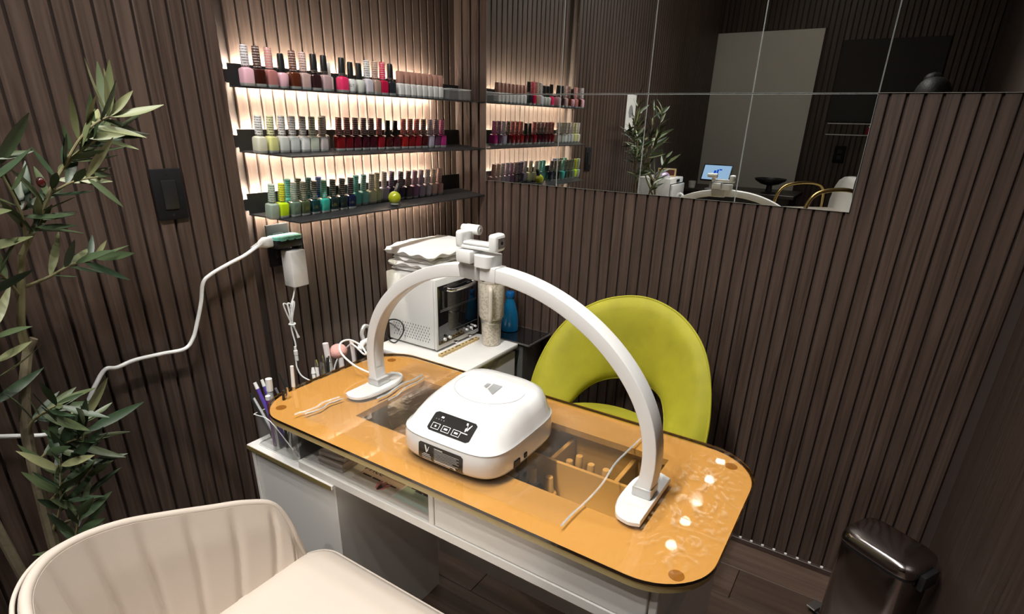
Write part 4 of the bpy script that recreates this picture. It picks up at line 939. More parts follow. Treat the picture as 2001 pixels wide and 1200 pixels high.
# bit holder with two drill bits
t = thing('bit_holder', 'bamboo nail drill bit holder strip in front of the towel warmer', 'holder', (-.330, -.272, ZK))
pl = []
for i in range(60):
    u = i / 59; pl.append((-.110 + .220 * u, -.0085 - .0012 * math.sin(u * PI * 22)))
for i in range(60):
    u = 1 - i / 59; pl.append((-.110 + .220 * u, .0085 + .0012 * math.sin(u * PI * 22)))
part('strip', MB().prism(pl, 0, .009), 'bamboo', t)
for k in range(11): part('bit_hole', MB().cyl((-.100 + k * .020, 0, .0090), (-.100 + k * .020, 0, .0093), .0042, n=14), mat('dark bit hole', (.06, .035, .015), .8) if k == 0 else bpy.data.materials['dark bit hole'], t)
for k, (x, lab) in enumerate(((-.020, 'chrome nail drill bit standing in the middle of the bamboo strip'), (.062, 'chrome nail drill bit at the tumbler end of the bamboo strip'))):
    solo('drill_bit', MB().lathe([(.0012, 0), (.0012, .014), (.0022, .015), (.0022, .019), (.0085, .0195), (.0088, .022), (.004, .024), (.001, .0245)], 16), 'chrome', lab, 'drill bit', (-.330 + x, -.272, ZK + .0093), group='chrome drill bits')

# =================================================================== PEN ORGANISER AND TOOLS
ZP = .5924
t = thing('acrylic_organizer', 'clear acrylic desk organiser full of pens on the left pedestal', 'organiser', (-1.066, -.300, ZP))
og = MB()
def wall(m, a, b, h0, h1, th=.002):
    d = Vector((b[0] - a[0], b[1] - a[1], 0)); nn = Vector((-d.y, d.x, 0)).normalized() * th / 2
    m.loft([[(a[0] + nn.x, a[1] + nn.y, 0.001), (a[0] - nn.x, a[1] - nn.y, .001), (b[0] - nn.x, b[1] - nn.y, .001), (b[0] + nn.x, b[1] + nn.y, .001)],
            [(a[0] + nn.x, a[1] + nn.y, h0), (a[0] - nn.x, a[1] - nn.y, h0), (b[0] - nn.x, b[1] - nn.y, h1), (b[0] + nn.x, b[1] + nn.y, h1)]])
og.loft([[(x, y, z) for x, y in rrect(-.058, .055, -.082, .072, .012, 4)] for z in (.0, .003)])
wall(og, (-.056, .060), (-.056, .005), .088, .088); wall(og, (-.056, .005), (-.056, -.070), .088, .034); wall(og, (-.046, .070), (.045, .070), .088, .088)
wall(og, (.054, .060), (.054, -.070), .088, .060); wall(og, (-.046, -.080), (.045, -.080), .034, .060); wall(og, (-.055, .003), (.053, .003), .085, .085); wall(og, (-.002, .068), (-.002, .004), .085, .085)
part('organizer_body', og, 'acrylic', t)
part('rim', MB().tube(smooth_path([(-.056, -.074, .033), (-.056, .004, .0885), (-.056, .058, .0885), (-.048, .069, .0885), (.045, .070, .0885)], 4), .0013, 6), 'acrylic_edge', t)
part('base_edge', MB().tube([(x, y, .0015) for x, y in rrect(-.0585, .0555, -.0825, .0725, .012, 4)], .0012, 5, True), 'acrylic_edge', t)
MT['pen_violet'] = mat('violet barrel', (.10, .06, .36), .25, coat=.5); MT['pen_purple'] = mat('purple barrel', (.16, .03, .18), .25, coat=.5); MT['brush_black'] = mat('black brush handle', (.02, .02, .02), .3); MT['bristle'] = mat('brush hair', (.10, .06, .04), .8)
MT['clear_barrel'] = mat('clear plastic barrel', (.55, .57, .58), .1, coat=.6); MT['file_white'] = mat('white nail file', (.72, .68, .68), .7); MT['silver_pen'] = mat('silver barrel', (.62, .62, .64), .3, .8)
def stick(name, label, cat, base, tip, r, parts_, group):
    """a pen, brush or tool leaning from base to tip; parts: (name, from, to, radius0, radius1, material)"""
    b, e = Vector(base), Vector(tip); d = e - b
    t = thing(name, label, cat, base, group=group)
    for nm, a, c, r0, r1, m in parts_: part(nm, MB().tube([tuple(d * a), tuple(d * c)], [r0 * r, r1 * r], 10), m, t)
    return t
OX, OY = -1.066, -.300
def pp(dx, dy, dz): return (OX + dx, OY + dy, ZP + dz)
stick('gel_pen', 'clear capped pen standing tallest in the acrylic organiser', 'pen', pp(-.030, .035, .006), pp(-.026, .030, .186), .0072, [('barrel', 0, .82, 1, 1, 'clear_barrel'), ('cap', .82, 1, 1.15, 1.15, 'white_satin')], 'pens in the organiser')
stick('gel_pen', 'dark purple pen with white top at the front of the organiser', 'pen', pp(-.040, .020, .006), pp(-.044, .016, .150), .0062, [('barrel', 0, .93, 1, 1, 'pen_purple'), ('top_button', .93, 1, 1.02, 1.02, 'white_satin')], 'pens in the organiser')
stick('gel_pen', 'violet pen leaning left in the organiser', 'pen', pp(-.025, .010, .006), pp(-.035, .078, .166), .0046, [('barrel', 0, .9, 1, 1, 'pen_violet'), ('cap', .9, 1, 1.05, .9, 'white_satin')], 'pens in the organiser')
stick('gel_pen', 'second violet pen leaning left behind the first', 'pen', pp(-.015, .015, .006), pp(-.022, .066, .172), .0042, [('barrel', 0, .9, 1, 1, 'pen_violet'), ('cap', .9, 1, 1.05, .9, 'white_satin')], 'pens in the organiser')
stick('nail_brush', 'flat clear brush leaning furthest left in the organiser', 'brush', pp(-.030, .020, .006), pp(-.045, .088, .138), .0042, [('handle', 0, .9, 1, 1, 'clear_barrel'), ('end_cap', .9, 1, 1.1, .8, 'brush_black')], 'brushes in the organiser')
stick('nail_brush', 'dark slim brush leaning left under the violet pens', 'brush', pp(-.040, .015, .006), pp(-.052, .078, .132), .0036, [('handle', 0, 1, 1, .8, 'brush_black')], 'brushes in the organiser')
stick('metal_pusher', 'silver cuticle pusher beside the purple pen', 'tool', pp(-.044, .004, .004), pp(-.048, .000, .136), .0040, [('shaft', 0, .9, 1, 1, 'silver_pen'), ('tip', .9, 1, 1.2, .5, 'chrome')], 'metal tools in the organiser')
stick('metal_pusher', 'steel tweezers leaning right against the table glass', 'tool', pp(-.020, -.012, .004), pp(-.012, -.020, .172), .0046, [('shaft', 0, .85, 1, 1, 'steel'), ('tip', .85, 1, 1, .4, 'chrome')], 'metal tools in the organiser')
stick('nail_brush', 'black handled brush leaning right beside the tweezers', 'brush', pp(-.028, -.006, .004), pp(-.022, -.018, .166), .0040, [('handle', 0, 1, 1, .9, 'brush_black')], 'brushes in the organiser')
stick('nail_brush', 'white tipped brush standing behind the tweezers', 'brush', pp(.020, .012, .004), pp(.030, .010, .206), .0040, [('handle', 0, .72, 1, 1, 'silver_pen'), ('white_tip', .72, 1, 1.2, 1.1, 'white_satin')], 'brushes in the organiser')
stick('nail_brush', 'dark thin brush crossing behind the clear pen', 'brush', pp(.030, -.015, .004), pp(.025, .060, .176), .0032, [('handle', 0, 1, 1, .8, 'brush_black')], 'brushes in the organiser')
stick('nail_brush', 'dark brown brush crossing lower behind the clear pen', 'brush', pp(.035, -.020, .004), pp(.030, .052, .156), .0034, [('handle', 0, 1, 1, .8, 'brush_black')], 'brushes in the organiser')
stick('nail_brush', 'grey slanted brush behind the purple pen', 'brush', pp(.015, .000, .004), pp(.005, .055, .142), .0036, [('handle', 0, 1, 1, .8, 'silver_pen')], 'brushes in the organiser')
# second cup of tools behind the table end
CX, CY = -.862, -.238
t = thing('tool_cup', 'clear tool cup behind the left end of the amber table', 'cup', (CX, CY, ZP))
cu = MB().loft([[(x, y, z) for x, y in rrect(-.085, .085, -.030, .030, .010, 4)] for z in (0, .003)])
wall(cu, (-.084, -.022), (-.084, .022), .10, .10); wall(cu, (.084, -.022), (.084, .022), .10, .10); wall(cu, (-.076, .029), (.076, .029), .10, .10); wall(cu, (-.076, -.029), (.076, -.029), .10, .10)
part('cup_body', cu, 'acrylic', t)
def cc(dx, dy, dz): return (CX + dx, CY + dy, ZP + dz)
stick('nail_file', 'pale pink nail file standing tallest in the tool cup', 'nail file', cc(.002, .012, .005), cc(-.002, .028, .196), .0085, [('board', 0, 1, 1, 1, 'file_white')], 'nail files in the tool cup')
stick('nail_file', 'white nail file with a dark hole in the tool cup', 'nail file', cc(.028, -.004, .005), cc(.030, .008, .166), .0072, [('board', 0, .86, 1, 1, 'file_white'), ('end', .86, 1, 1.02, 1.02, 'print_white')], 'nail files in the tool cup')
stick('nail_file', 'pale nail file at the right of the pink buffer', 'nail file', cc(.068, -.014, .005), cc(.070, .002, .186), .0060, [('board', 0, 1, 1, 1, 'file_white')], 'nail files in the tool cup')
for i, (a, b, h, r, m, lab) in enumerate(((-.070, .022, .142, .0050, 'white_satin', 'white brush at the left end of the tool cup'), (-.055, .026, .160, .0052, 'file_white', 'pale slanted stick second in the tool cup'), (-.046, .016, .152, .0040, 'steel', 'steel pusher third in the tool cup'), (-.036, .022, .168, .0040, 'silver_pen', 'silver stick with bow shaped end in the tool cup'), (-.026, .012, .160, .0036, 'brush_black', 'black brush in the middle of the tool cup'), (-.016, .016, .162, .0036, 'clear_barrel', 'clear stick next to the tall file in the tool cup'))):
    stick('cuticle_stick', lab, 'tool', cc(a - .006, -.012 + b * .3, .005), cc(a + .012, b, h), r, [('shaft', 0, .88, 1, 1, m), ('end', .88, 1, 1.3, .7, 'chrome' if i % 2 else m)], 'sticks in the tool cup')
t = thing('pink_buffer', 'fluffy pink nail dust brush in the tool cup', 'brush', cc(.034, .020, .150))
pb = MB()
rings = []
for i in range(13):
    a = PI * i / 12; rings.append([((.026 * math.sin(a) * (1 + .06 * math.sin(9 * b + i))) * math.cos(b), (.024 * math.sin(a) * (1 + .06 * math.sin(7 * b + i * 2))) * math.sin(b), .012 - .022 * math.cos(a)) for b in [2 * PI * k / 24 for k in range(24)]])
part('bristle_head', pb.loft(rings), mat('pink bristles', (.74, .40, .36), .9, bump=.8, bscale=260, var=.25, vscale=40), t)
part('handle', MB().cyl((-.002, -.006, -.012), (-.006, -.02, -.140), .005), 'white_satin', t)
t = thing('drill_handpiece', 'white nail drill cradle with ribbed grey hose beside the tool cup', 'nail drill', (-.742, -.245, 0))
part('stand', MB().rbox(-.020, .040, -.030, .030, 0, .742, .006, 2), 'black_plastic', t)
part('cradle', MB().rbox(-.028, .040, -.010, .012, .743, .760, .004, 2), 'white_satin', t)
part('handpiece', MB().tube([(-.040, -.010, .753), (-.020, -.004, .766), (.030, .000, .770)], [.008, .009, .007], 12), 'white_satin', t)
part('hose', MB().tube(smooth_path([(.000, .012, .760), (-.004, .014, .787), (.008, .014, .807), (.028, .012, .798), (.046, .010, .774), (.052, .020, .720), (.052, .025, .520)], 6), .0062, 10), 'grey_alu', t)

# =================================================================== CHAIRS
# --- cream tub chair in the foreground, facing the table
YC = -.785
wc = thing('tub_chair', 'cream channel stitched tub chair in the foreground', 'chair', (-1.47, YC, 0))
half_rim = [(-1.232, -.528, .455), (-1.246, -.512, .540), (-1.275, -.500, .612), (-1.330, -.493, .648), (-1.400, -.489, .677), (-1.470, -.489, .707), (-1.545, -.497, .740), (-1.615, -.520, .766), (-1.672, -.560, .783), (-1.715, -.625, .794), (-1.738, -.705, .800), (-1.745, YC, .802)]
rim = half_rim + [(x, 2 * YC - y, z) for x, y, z in half_rim[-2::-1]]
rim = [Vector(p) for p in smooth_path(rim, 14)]
cxy = Vector((-1.44, YC, 0)); ZS = .405
NS, NT = len(rim), 18
def bottom(p):                            # foot of the shell under each rim point
    d = Vector((p.x, p.y, 0)) - cxy; q = cxy + Vector((d.x * .90 if p.x < -1.44 else d.x, d.y * .95, 0)); return Vector((q.x, q.y, ZS))
def inward(i):
    a = rim[max(0, i - 1)]; b = rim[min(NS - 1, i + 1)]; tdir = (b - a); tdir.z = 0; tdir.normalize(); return Vector((-tdir.y, tdir.x, 0))
sgn = 1 if inward(NS // 2).dot(cxy - Vector((rim[NS // 2].x, rim[NS // 2].y, 0))) > 0 else -1
outer_g, inner_g = [], []
arcl = [0.0]
for i in range(1, NS): arcl.append(arcl[-1] + (rim[i] - rim[i - 1]).length)
for i in range(NS):
    p, q = rim[i], bottom(rim[i]); nn = inward(i) * sgn; co, ci = [], []
    endf = min(1.0, min(i, NS - 1 - i) / 10.0)
    for j in range(NT + 1):
        tt = j / NT; b = q.lerp(p, tt); bul = math.sin(tt * PI) * .016
        co.append(b - nn * bul)
        s_ = arcl[i] / arcl[-1]; c0 = (s_ - .5)
        phs = (s_ + .030 * c0 / .5 * (1 - tt) ** 2 * 1.2) * 19
        chan = .0085 * (1 - abs(math.cos(PI * phs)) ** 22) * min(1, (1 - tt) * 4.2) * min(1, tt * 8 + .3)
        th = .020 + .012 * math.sin(min(1, (1 - tt) * 1.6) * PI / 2)
        ci.append(b - nn * bul * .6 + nn * (th + chan - .004) * (.35 + .65 * endf))
    outer_g.append(co); inner_g.append(ci)
m = MB(); n1 = NT + 1
m.v = [tuple(v) for r in outer_g for v in r] + [tuple(v) for r in inner_g for v in r]; N0 = NS * n1
for i in range(NS - 1):
    for j in range(NT):
        a = i * n1 + j; m.f.append((a, a + n1, a + n1 + 1, a + 1)); m.f.append((N0 + a, N0 + a + 1, N0 + a + n1 + 1, N0 + a + n1))
    a = i * n1; m.f.append((a, N0 + a, N0 + a + n1, a + n1)); a = i * n1 + NT; m.f.append((a, a + n1, N0 + a + n1, N0 + a))
for i in (0, NS - 1):
    for j in range(NT): a = i * n1 + j; m.f.append((a, a + 1, N0 + a + 1, N0 + a))
part('backrest', m, 'cushion_cream', wc, world=True, sharp=60)
pipe = [tuple((outer_g[i][NT] + inner_g[i][NT]) / 2 + Vector((0, 0, .001))) for i in range(NS)]
part('rim_roll', MB().tube(pipe, [.0075 * (.6 + .4 * min(1, min(i, NS - 1 - i) / 8)) for i in range(NS)], 12), 'cushion_cream', wc, world=True, sharp=80)
part('piping', MB().tube([tuple(outer_g[i][NT] + inward(i) * sgn * -.006 + Vector((0, 0, -.002))) for i in range(NS)], .0030, 8), 'cushion_cream', wc, world=True, sharp=80)
seat = []
for z, e in ((.375, -.012), (.385, -.003), (.400, .000), (.452, .002), (.468, -.004), (.476, -.016), (.479, -.045), (.480, -.10)):
    seat.append([(x, y, z + (.006 * (1 - ((x + 1.42) / .24) ** 2) if z > .47 else 0)) for x, y in rrect(-1.655 - e, -1.192 + e, YC - .252 - e, YC + .252 + e, .055 if e > -.05 else .03, 8)])
part('seat', MB().loft(seat), 'cushion_cream', wc, world=True, sharp=60)
part('seat_welt', MB().tube([(x, y, .459) for x, y in rrect(-1.657, -1.189, YC - .255, YC + .255, .056, 8)], .0028, 6, True), 'cushion_cream', wc, world=True)
part('seat_pan', MB().loft([[(x, y, z) for x, y in rrect(-1.62, -1.23, YC - .22, YC + .22, .06, 6)] for z in (.345, .3745)]), 'black_matte', wc, world=True)
part('column', MB().cyl((-1.43, YC, .035), (-1.43, YC, .345), .022, n=16), 'gold', wc, world=True)
part('round_base', MB().lathe([(.205, 0), (.21, .004), (.20, .010), (.04, .024), (.026, .035)], 40, (-1.43, YC, 0)), 'gold', wc, world=True)

# --- chartreuse velvet chair between the table and the mirror wall
gc = thing('velvet_chair', 'chartreuse green velvet chair behind the amber table', 'chair', (-.34, -.865, 0))
YG = -.865
GO = [(-.335, -.292, .30), (-.330, -.298, .40), (-.315, -.303, .50), (-.285, -.296, .60), (-.240, -.268, .70), (-.195, -.222, .775), (-.155, -.150, .830), (-.132, -.075, .858), (-.125, 0, .868)]   # x, dy, z outer edge, one side
GI = [(-.330, -.205, .30), (-.322, -.198, .38), (-.300, -.186, .44), (-.264, -.172, .485), (-.217, -.150, .525), (-.175, -.120, .552), (-.145, -.082, .567), (-.130, -.042, .574), (-.126, 0, .576)]
def mir(L_): return L_ + [(x, -dy, z) for x, dy, z in L_[-2::-1]]
go = [Vector(p) for p in smooth_path(mir(GO), 7)]; gi_ = [Vector(p) for p in smooth_path(mir(GI), 7)]
NS, NT = len(go), 16; front, back = [], []
for i in range(NS):
    a, b = go[i], gi_[i]; ff, bb_ = [], []
    ax = (b - a)
    yn = (a.y + b.y) / 2 / .30; nrm = Vector((-math.cos(yn * .95), -math.sin(yn * .95), .12)).normalized()
    for j in range(NT + 1):
        tt = j / NT; p = a.lerp(b, tt); pil = math.sqrt(max(0, 1 - (2 * tt - 1) ** 4)); 
        ff.append(p + nrm * (.030 * pil)); bb_.append(p - nrm * (.024 * pil))
    front.append(ff); back.append(bb_)
m = MB(); n1 = NT + 1; m.v = [(v.x, v.y + YG, v.z) for r in front for v in r] + [(v.x, v.y + YG, v.z) for r in back for v in r]; N0 = NS * n1
for i in range(NS - 1):
    for j in range(NT):
        a = i * n1 + j; m.f.append((a, a + n1, a + n1 + 1, a + 1)); m.f.append((N0 + a, N0 + a + 1, N0 + a + n1 + 1, N0 + a + n1))
for i in (0, NS - 1): m.f.append(tuple(i * n1 + j for j in range(NT + 1)) + tuple(N0 + i * n1 + j for j in range(NT, -1, -1)))
part('backrest', m, 'green_velvet', gc, world=True, sharp=70)
part('piping', MB().tube([(p.x, p.y + YG, p.z) for p in go], .0035, 8), 'green_velvet', gc, world=True)
part('piping', MB().tube([(p.x, p.y + YG, p.z) for p in gi_], .0030, 8), 'green_velvet', gc, world=True)
sr = []
for z, e in ((.385, .80), (.392, .94), (.410, 1.0), (.467, 1.0), (.490, .965), (.502, .88), (.508, .65), (.510, .2)):
    sr.append([(-.405 + .225 * e * math.cos(a), YG + .235 * e * math.sin(a), z) for a in [2 * PI * k / 48 for k in range(48)]])
part('seat', MB().loft(sr), 'green_velvet', gc, world=True, sharp=60)
part('seat_welt', MB().tube([(-.405 + .228 * math.cos(a), YG + .238 * math.sin(a), .452) for a in [2 * PI * k / 48 for k in range(48)]], .003, 6, True), 'green_velvet', gc, world=True)
for sx, sy in ((-1, -1), (-1, 1), (1, -1), (1, 1)):
    part('leg', MB().tube([(-.405 + sx * .14, YG + sy * .15, .388), (-.405 + sx * .19, YG + sy * .20, 0)], [.014, .009], 12), 'gold', gc, world=True)

# =================================================================== STEP BIN
bn = thing('step_bin', 'slim dark bronze steel step bin in the corner by the mirror wall', 'bin', (-.266, -1.670, 0), R(-29))
bn.scale = (1.08, 1.06, 1.17)
def bring(hx, hy, z, cx=0.0, n=5): return sring(cx, 0, hx, hy, z, n, 44)
part('base_ring', MB().loft([bring(.066, .090, 0), bring(.070, .094, .003), bring(.070, .094, .018)]), 'black_plastic', bn)
part('bin_body', MB().loft([bring(.064, .088, .0182), bring(.067, .091, .022), bring(.067, .091, .278), bring(.0665, .0905, .282)]), 'dark_steel', bn, sharp=50)
part('rim_band', MB().loft([bring(.0672, .0912, .2822), bring(.0672, .0912, .290)]), 'black_plastic', bn)
part('lid', MB().loft([bring(.0685, .0925, .2905), bring(.0695, .0935, .293), bring(.0690, .0930, .305), bring(.066, .090, .314), bring(.058, .082, .320), bring(.035, .055, .324), bring(.01, .02, .325)]), 'dark_steel', bn, sharp=60)
part('hinge_block', MB().rbox(-.030, .030, -.108, -.092, .262, .302, .004, 2), 'black_plastic', bn)
pd = part('pedal_arm', MB().rbox(-.016, .016, .088, .130, .008, .016, .002, 1), 'black_plastic', bn)
part('pedal_plate', MB().rbox(-.022, .022, .112, .140, .0162, .021, .002, 1), 'steel', bn)

# =================================================================== OLIVE TREE
random.seed(23)
PX, PY = -1.60, -.255
pt = thing('olive_tree', 'artificial olive tree with grey green leaves at the left wall', 'plant', (PX, PY, 0))
part('planter', MB().lathe([(.085, 0), (.092, .004), (.105, .22), (.108, .225), (.100, .226), (.098, .205), (.001, .205)], 32), 'pot', pt)
part('moss', MB().lathe([(.0975, .204), (.06, .214), (.001, .218)], 24), 'soil', pt)
LEAF = []
for L_, w_, bend in ((.096, .0080, .018), (.080, .0074, -.010), (.066, .0068, .006)):
    m = MB(); K = 8
    for i in range(K + 1):
        u = i / K; hw = w_ * (math.sin(PI * u ** .85) ** .8) if 0 < i < K else .0004; z = bend * u * u
        m.v += [(L_ * u, -hw, z + .25 * hw), (L_ * u, 0, z), (L_ * u, hw, z + .25 * hw)]
    for i in range(K):
        a = 3 * i; m.f += [(a, a + 3, a + 4, a + 1), (a + 1, a + 4, a + 5, a + 2)]
    n0 = len(m.v); m.v += [(x, y, z - .0006) for x, y, z in m.v]; m.f += [tuple(n0 + k for k in f[::-1]) for f in m.f[:]]
    LEAF.append(m.mesh('leaf', 60))
LM = []
for me in LEAF:
    a = me.copy(); a.materials.append(MT['leaf']); b = me.copy(); b.materials.append(MT['leaf_pale']); LM.append((a, b))
NLEAF = 0
def leaf(p, d, up=None, pale=False, s_=1.0):
    global NLEAF
    if NLEAF >= 298: return
    NLEAF += 1
    d = Vector(d).normalized(); u = Vector(up or (random.uniform(-.4, .4), random.uniform(-1, -.1), random.uniform(.2, 1)))
    y = u.cross(d); y = y.normalized() if y.length > 1e-4 else d.orthogonal().normalized(); z = d.cross(y)
    M_ = Matrix((d, y, z)).transposed().to_4x4(); M_.translation = Vector(p)
    o = bpy.data.objects.new('leaf', random.choice(LM)[1 if pale else 0]); COL.objects.link(o); o.parent = pt
    o.matrix_parent_inverse = pt.matrix_basis.inverted(); o.matrix_basis = M_ @ Matrix.Scale(s_, 4)
def branch(pts, r0, r1, name='branch', m='stem'):
    sp = smooth_path(pts, 6); k = len(sp)
    part(name, MB().tube(sp, [r0 + (r1 - r0) * i / (k - 1) for i in range(k)], 8), m, pt, world=True); return sp
def leafy(sp, a, b, n, pale=0.0, s_=1.0, spread=.9):
    for q in range(n):
        u = a + (b - a) * (q + random.uniform(0, .6)) / n; i = min(len(sp) - 2, int(u * (len(sp) - 1)))
        p = Vector(sp[i]).lerp(Vector(sp[i + 1]), random.random()); tdir = (Vector(sp[i + 1]) - Vector(sp[i])).normalized()
        ang = q * 2.4 + random.uniform(-.4, .4); o1 = tdir.orthogonal().normalized(); o2 = tdir.cross(o1)
        d = tdir * random.uniform(.45, .95) + (o1 * math.cos(ang) + o2 * math.sin(ang)) * spread
        if p.y + d.y * .08 > -.05: d.y = -abs(d.y) * .3
        leaf(p, d, pale=random.random() < pale, s_=s_ * random.uniform(.8, 1.15))
YB = -.17
base = (PX, PY, .21)
trunk = branch([base, (-1.590, -.235, .40), (-1.575, -.215, .60), (-1.555, -.195, .80), (-1.530, -.180, .90), (-1.506, YB, .962)], .012, .0085, 'trunk', 'trunk')
b1 = branch([(-1.506, YB, .962), (-1.504, YB, 1.008), (-1.488, YB, 1.07), (-1.470, YB, 1.137)], .0078, .006)
part('cut_stub', MB().cyl((-1.506, YB, .962), (-1.492, YB - .004, .985), .0075, .007), 'trunk', pt, world=True)
b2 = branch([(-1.470, YB, 1.137), (-1.448, YB, 1.170), (-1.418, YB - .01, 1.221), (-1.379, YB - .015, 1.279), (-1.340, YB - .02, 1.314), (-1.300, YB - .025, 1.340)], .0055, .0022)
leafy(b2, .20, .96, 32, .2, .95)
tw = branch([(-1.379, YB - .015, 1.279), (-1.345, YB - .03, 1.330), (-1.315, YB - .035, 1.358), (-1.290, YB - .04, 1.372)], .003, .0015, 'twig'); leafy(tw, .2, 1, 9, .6, .95)
for d in ((.25, -.1, 1.0), (-.35, 0, .9), (.6, -.1, .55), (1.0, -.15, .12), (.1, -.2, .8)): leaf(tw[-1], d, pale=True, s_=1.0)
for d in ((1.0, -.2, .10), (1.0, -.1, -.12), (.9, -.1, .32)): leaf(b2[-1], d, pale=random.random() < .4, s_=1.0)
tw = branch([(-1.404, YB - .012, 1.241), (-1.372, YB - .04, 1.262), (-1.336, YB - .05, 1.268)], .0026, .0013, 'twig'); leafy(tw, .3, 1, 6, .2)
tw = branch([(-1.482, YB, 1.080), (-1.448, YB - .02, 1.095), (-1.412, YB - .03, 1.112), (-1.372, YB - .04, 1.122)], .0034, .0014, 'twig'); leafy(tw, .35, 1, 10, .1, .95); leaf(tw[-1], (1, -.1, .15), s_=.95); leaf(tw[-1], (.6, -.1, .7), pale=True, s_=.6)
tw = branch([(-1.490, YB, 1.065), (-1.510, YB - .02, 1.11), (-1.535, YB - .03, 1.14)], .003, .0015, 'twig'); leafy(tw, .3, 1, 5)
tw = branch([(-1.460, YB, 1.150), (-1.458, YB - .02, 1.21), (-1.470, YB - .03, 1.275), (-1.480, YB - .035, 1.305)], .003, .0014, 'twig'); leafy(tw, .3, 1, 7, .1); leaf(tw[-1], (.9, -.1, .12), s_=.9)
for zz, dx in ((1.160, -.02), (1.205, .0)): leafy([(-1.455, YB, zz), (-1.440, YB - .02, zz + .03)], 0, 1, 4, 0, .95)
part('olive_fruit', MB().lathe([(max(.0004, .0072 * math.sin(PI * i / 10)), -.0095 * math.cos(PI * i / 10)) for i in range(11)], 16, (-1.418, YB - .025, 1.262)), 'olive', pt, world=True)
# lower bushy part in view
for pts, n in (([(-1.555, -.195, .80), (-1.545, -.21, .84), (-1.520, -.235, .865), (-1.505, -.25, .875)], 14), ([(-1.565, -.205, .66), (-1.530, -.225, .70), (-1.502, -.235, .735), (-1.484, -.24, .790), (-1.474, -.245, .825)], 14), ([(-1.575, -.215, .60), (-1.555, -.24, .66), (-1.545, -.255, .72), (-1.535, -.265, .78)], 18), ([(-1.585, -.225, .48), (-1.565, -.255, .56), (-1.548, -.27, .62), (-1.535, -.28, .67)], 15), ([(-1.590, -.235, .40), (-1.560, -.26, .48), (-1.545, -.28, .54)], 9), ([(-1.560, -.20, .74), (-1.545, -.215, .77), (-1.515, -.23, .785), (-1.490, -.24, .79)], 12)):
    tw = branch(pts, .0034, .0014, 'twig'); leafy(tw, .3, 1, n, .05, 1.05)
leaf((-1.474, -.245, .825), (.55, -.1, .9), up=(0, -1, .2), pale=True, s_=1.0); leaf((-1.474, -.245, .825), (-.05, -.1, 1), pale=True, s_=.55); leaf((-1.484, -.24, .78), (1.0, -.1, -.05), s_=1.0); leaf((-1.502, -.235, .70), (1.0, -.1, .35), s_=.95); leaf((-1.51, -.235, .66), (.9, -.1, .55), s_=1.0)
tr2 = branch([(PX + .015, PY - .01, .21), (-1.560, -.25, .40), (-1.548, -.235, .52), (-1.546, -.225, .62)], .010, .006, 'trunk', 'trunk')
tr3 = branch([(PX - .02, PY, .21), (-1.635, -.26, .45), (-1.655, -.25, .80), (-1.640, -.24, 1.05)], .011, .006, 'trunk', 'trunk')
# branches that only the mirror shows
for pts, n in (([(-1.640, -.24, 1.05), (-1.575, -0.135, 1.24), (-1.555, -0.125, 1.38), (-1.540, -0.115, 1.51)], 22), ([(-1.650, -.245, .95), (-1.645, -0.155, 1.14), (-1.675, -0.165, 1.32), (-1.690, -0.165, 1.46)], 20), ([(-1.645, -.24, 1.00), (-1.605, -0.195, 1.18), (-1.595, -0.235, 1.32), (-1.580, -0.255, 1.47)], 20), ([(-1.655, -.25, .85), (-1.645, -0.205, 0.99), (-1.665, -0.245, 1.10), (-1.675, -0.275, 1.21)], 15), ([(-1.640, -.24, 1.05), (-1.555, -0.185, 1.16), (-1.530, -0.235, 1.24), (-1.515, -0.275, 1.31)], 15), ([(-1.650, -.25, .78), (-1.580, -0.205, 0.92), (-1.565, -0.245, 1.02), (-1.555, -0.265, 1.12)], 12)):
    tw = branch(pts, .005, .0016); leafy(tw, .22, 1, n, .25, 1.05)

# =================================================================== THE REST OF THE ROOM, SEEN IN THE MIRROR
# white sterilising cabinet on a dark stand beside the plant
t = thing('sterilizer_stand', 'dark stand under the white sterilising cabinet seen in the mirror', 'stand', (-1.99, -.160, 0))
part('stand_top', MB().rbox(-.150, .150, -.125, .115, .800, .815, .002, 1), 'counter_dark', t)
for sx in (-1, 1):
    for sy in (-1, 1): part('leg', MB().rbox(sx * .135 - .012, sx * .135 + .012, sy * .100 - .017, sy * .100 + .007, 0, .7995, .002, 1), 'counter_dark', t)
part('lower_shelf', MB().rbox(-.120, .120, -.085, .080, .30, .315, .002, 1), 'counter_dark', t)
t = thing('sterilizer_cabinet', 'white box shaped sterilising cabinet seen in the mirror behind the plant', 'cabinet', (-1.975, -.150, .8152))
part('housing', MB().rbox(-.135, .120, -.110, .105, .006, .252, .005, 2), 'white_satin', t)
part('door', MB().rbox(-.128, .113, -.126, -.111, .020, .215, .004, 2), 'white_gloss', t)
part('door_gap', MB().box(-.131, .116, -.1112, -.1102, .016, .219), 'black_matte', t)
part('handle', MB().tube(smooth_path([(-.060, -.125, .150), (-.055, -.145, .140), (-.055, -.147, .105), (-.060, -.125, .092)], 5), .009, 10), 'white_gloss', t)
part('switch_panel', MB().box(-.060, .000, -.1125, -.1105, .226, .242), 'black_plastic', t)
for sx in (-1, 1):
    for sy in (-1, 1): part('rubber_foot', MB().cyl((sx * .11, sy * .09, 0), (sx * .11, sy * .09, .006), .010), 'rubber', t)
MT['iridescent'] = mat('iridescent beads', (.45, .36, .52), .3, .3, var=.9, vscale=60)
t = thing('bead_dome', 'clear dome of glittering nail gems on the sterilising cabinet', 'gem dome', (-1.900, -.185, 1.0675))
part('dish', MB().lathe([(.050, 0), (.054, .003), (.054, .012), (.050, .012)], 28), 'white_gloss', t)
part('gems', MB().lathe([(.049, .0122), (.046, .022), (.032, .034), (.001, .040)], 24), 'iridescent', t)
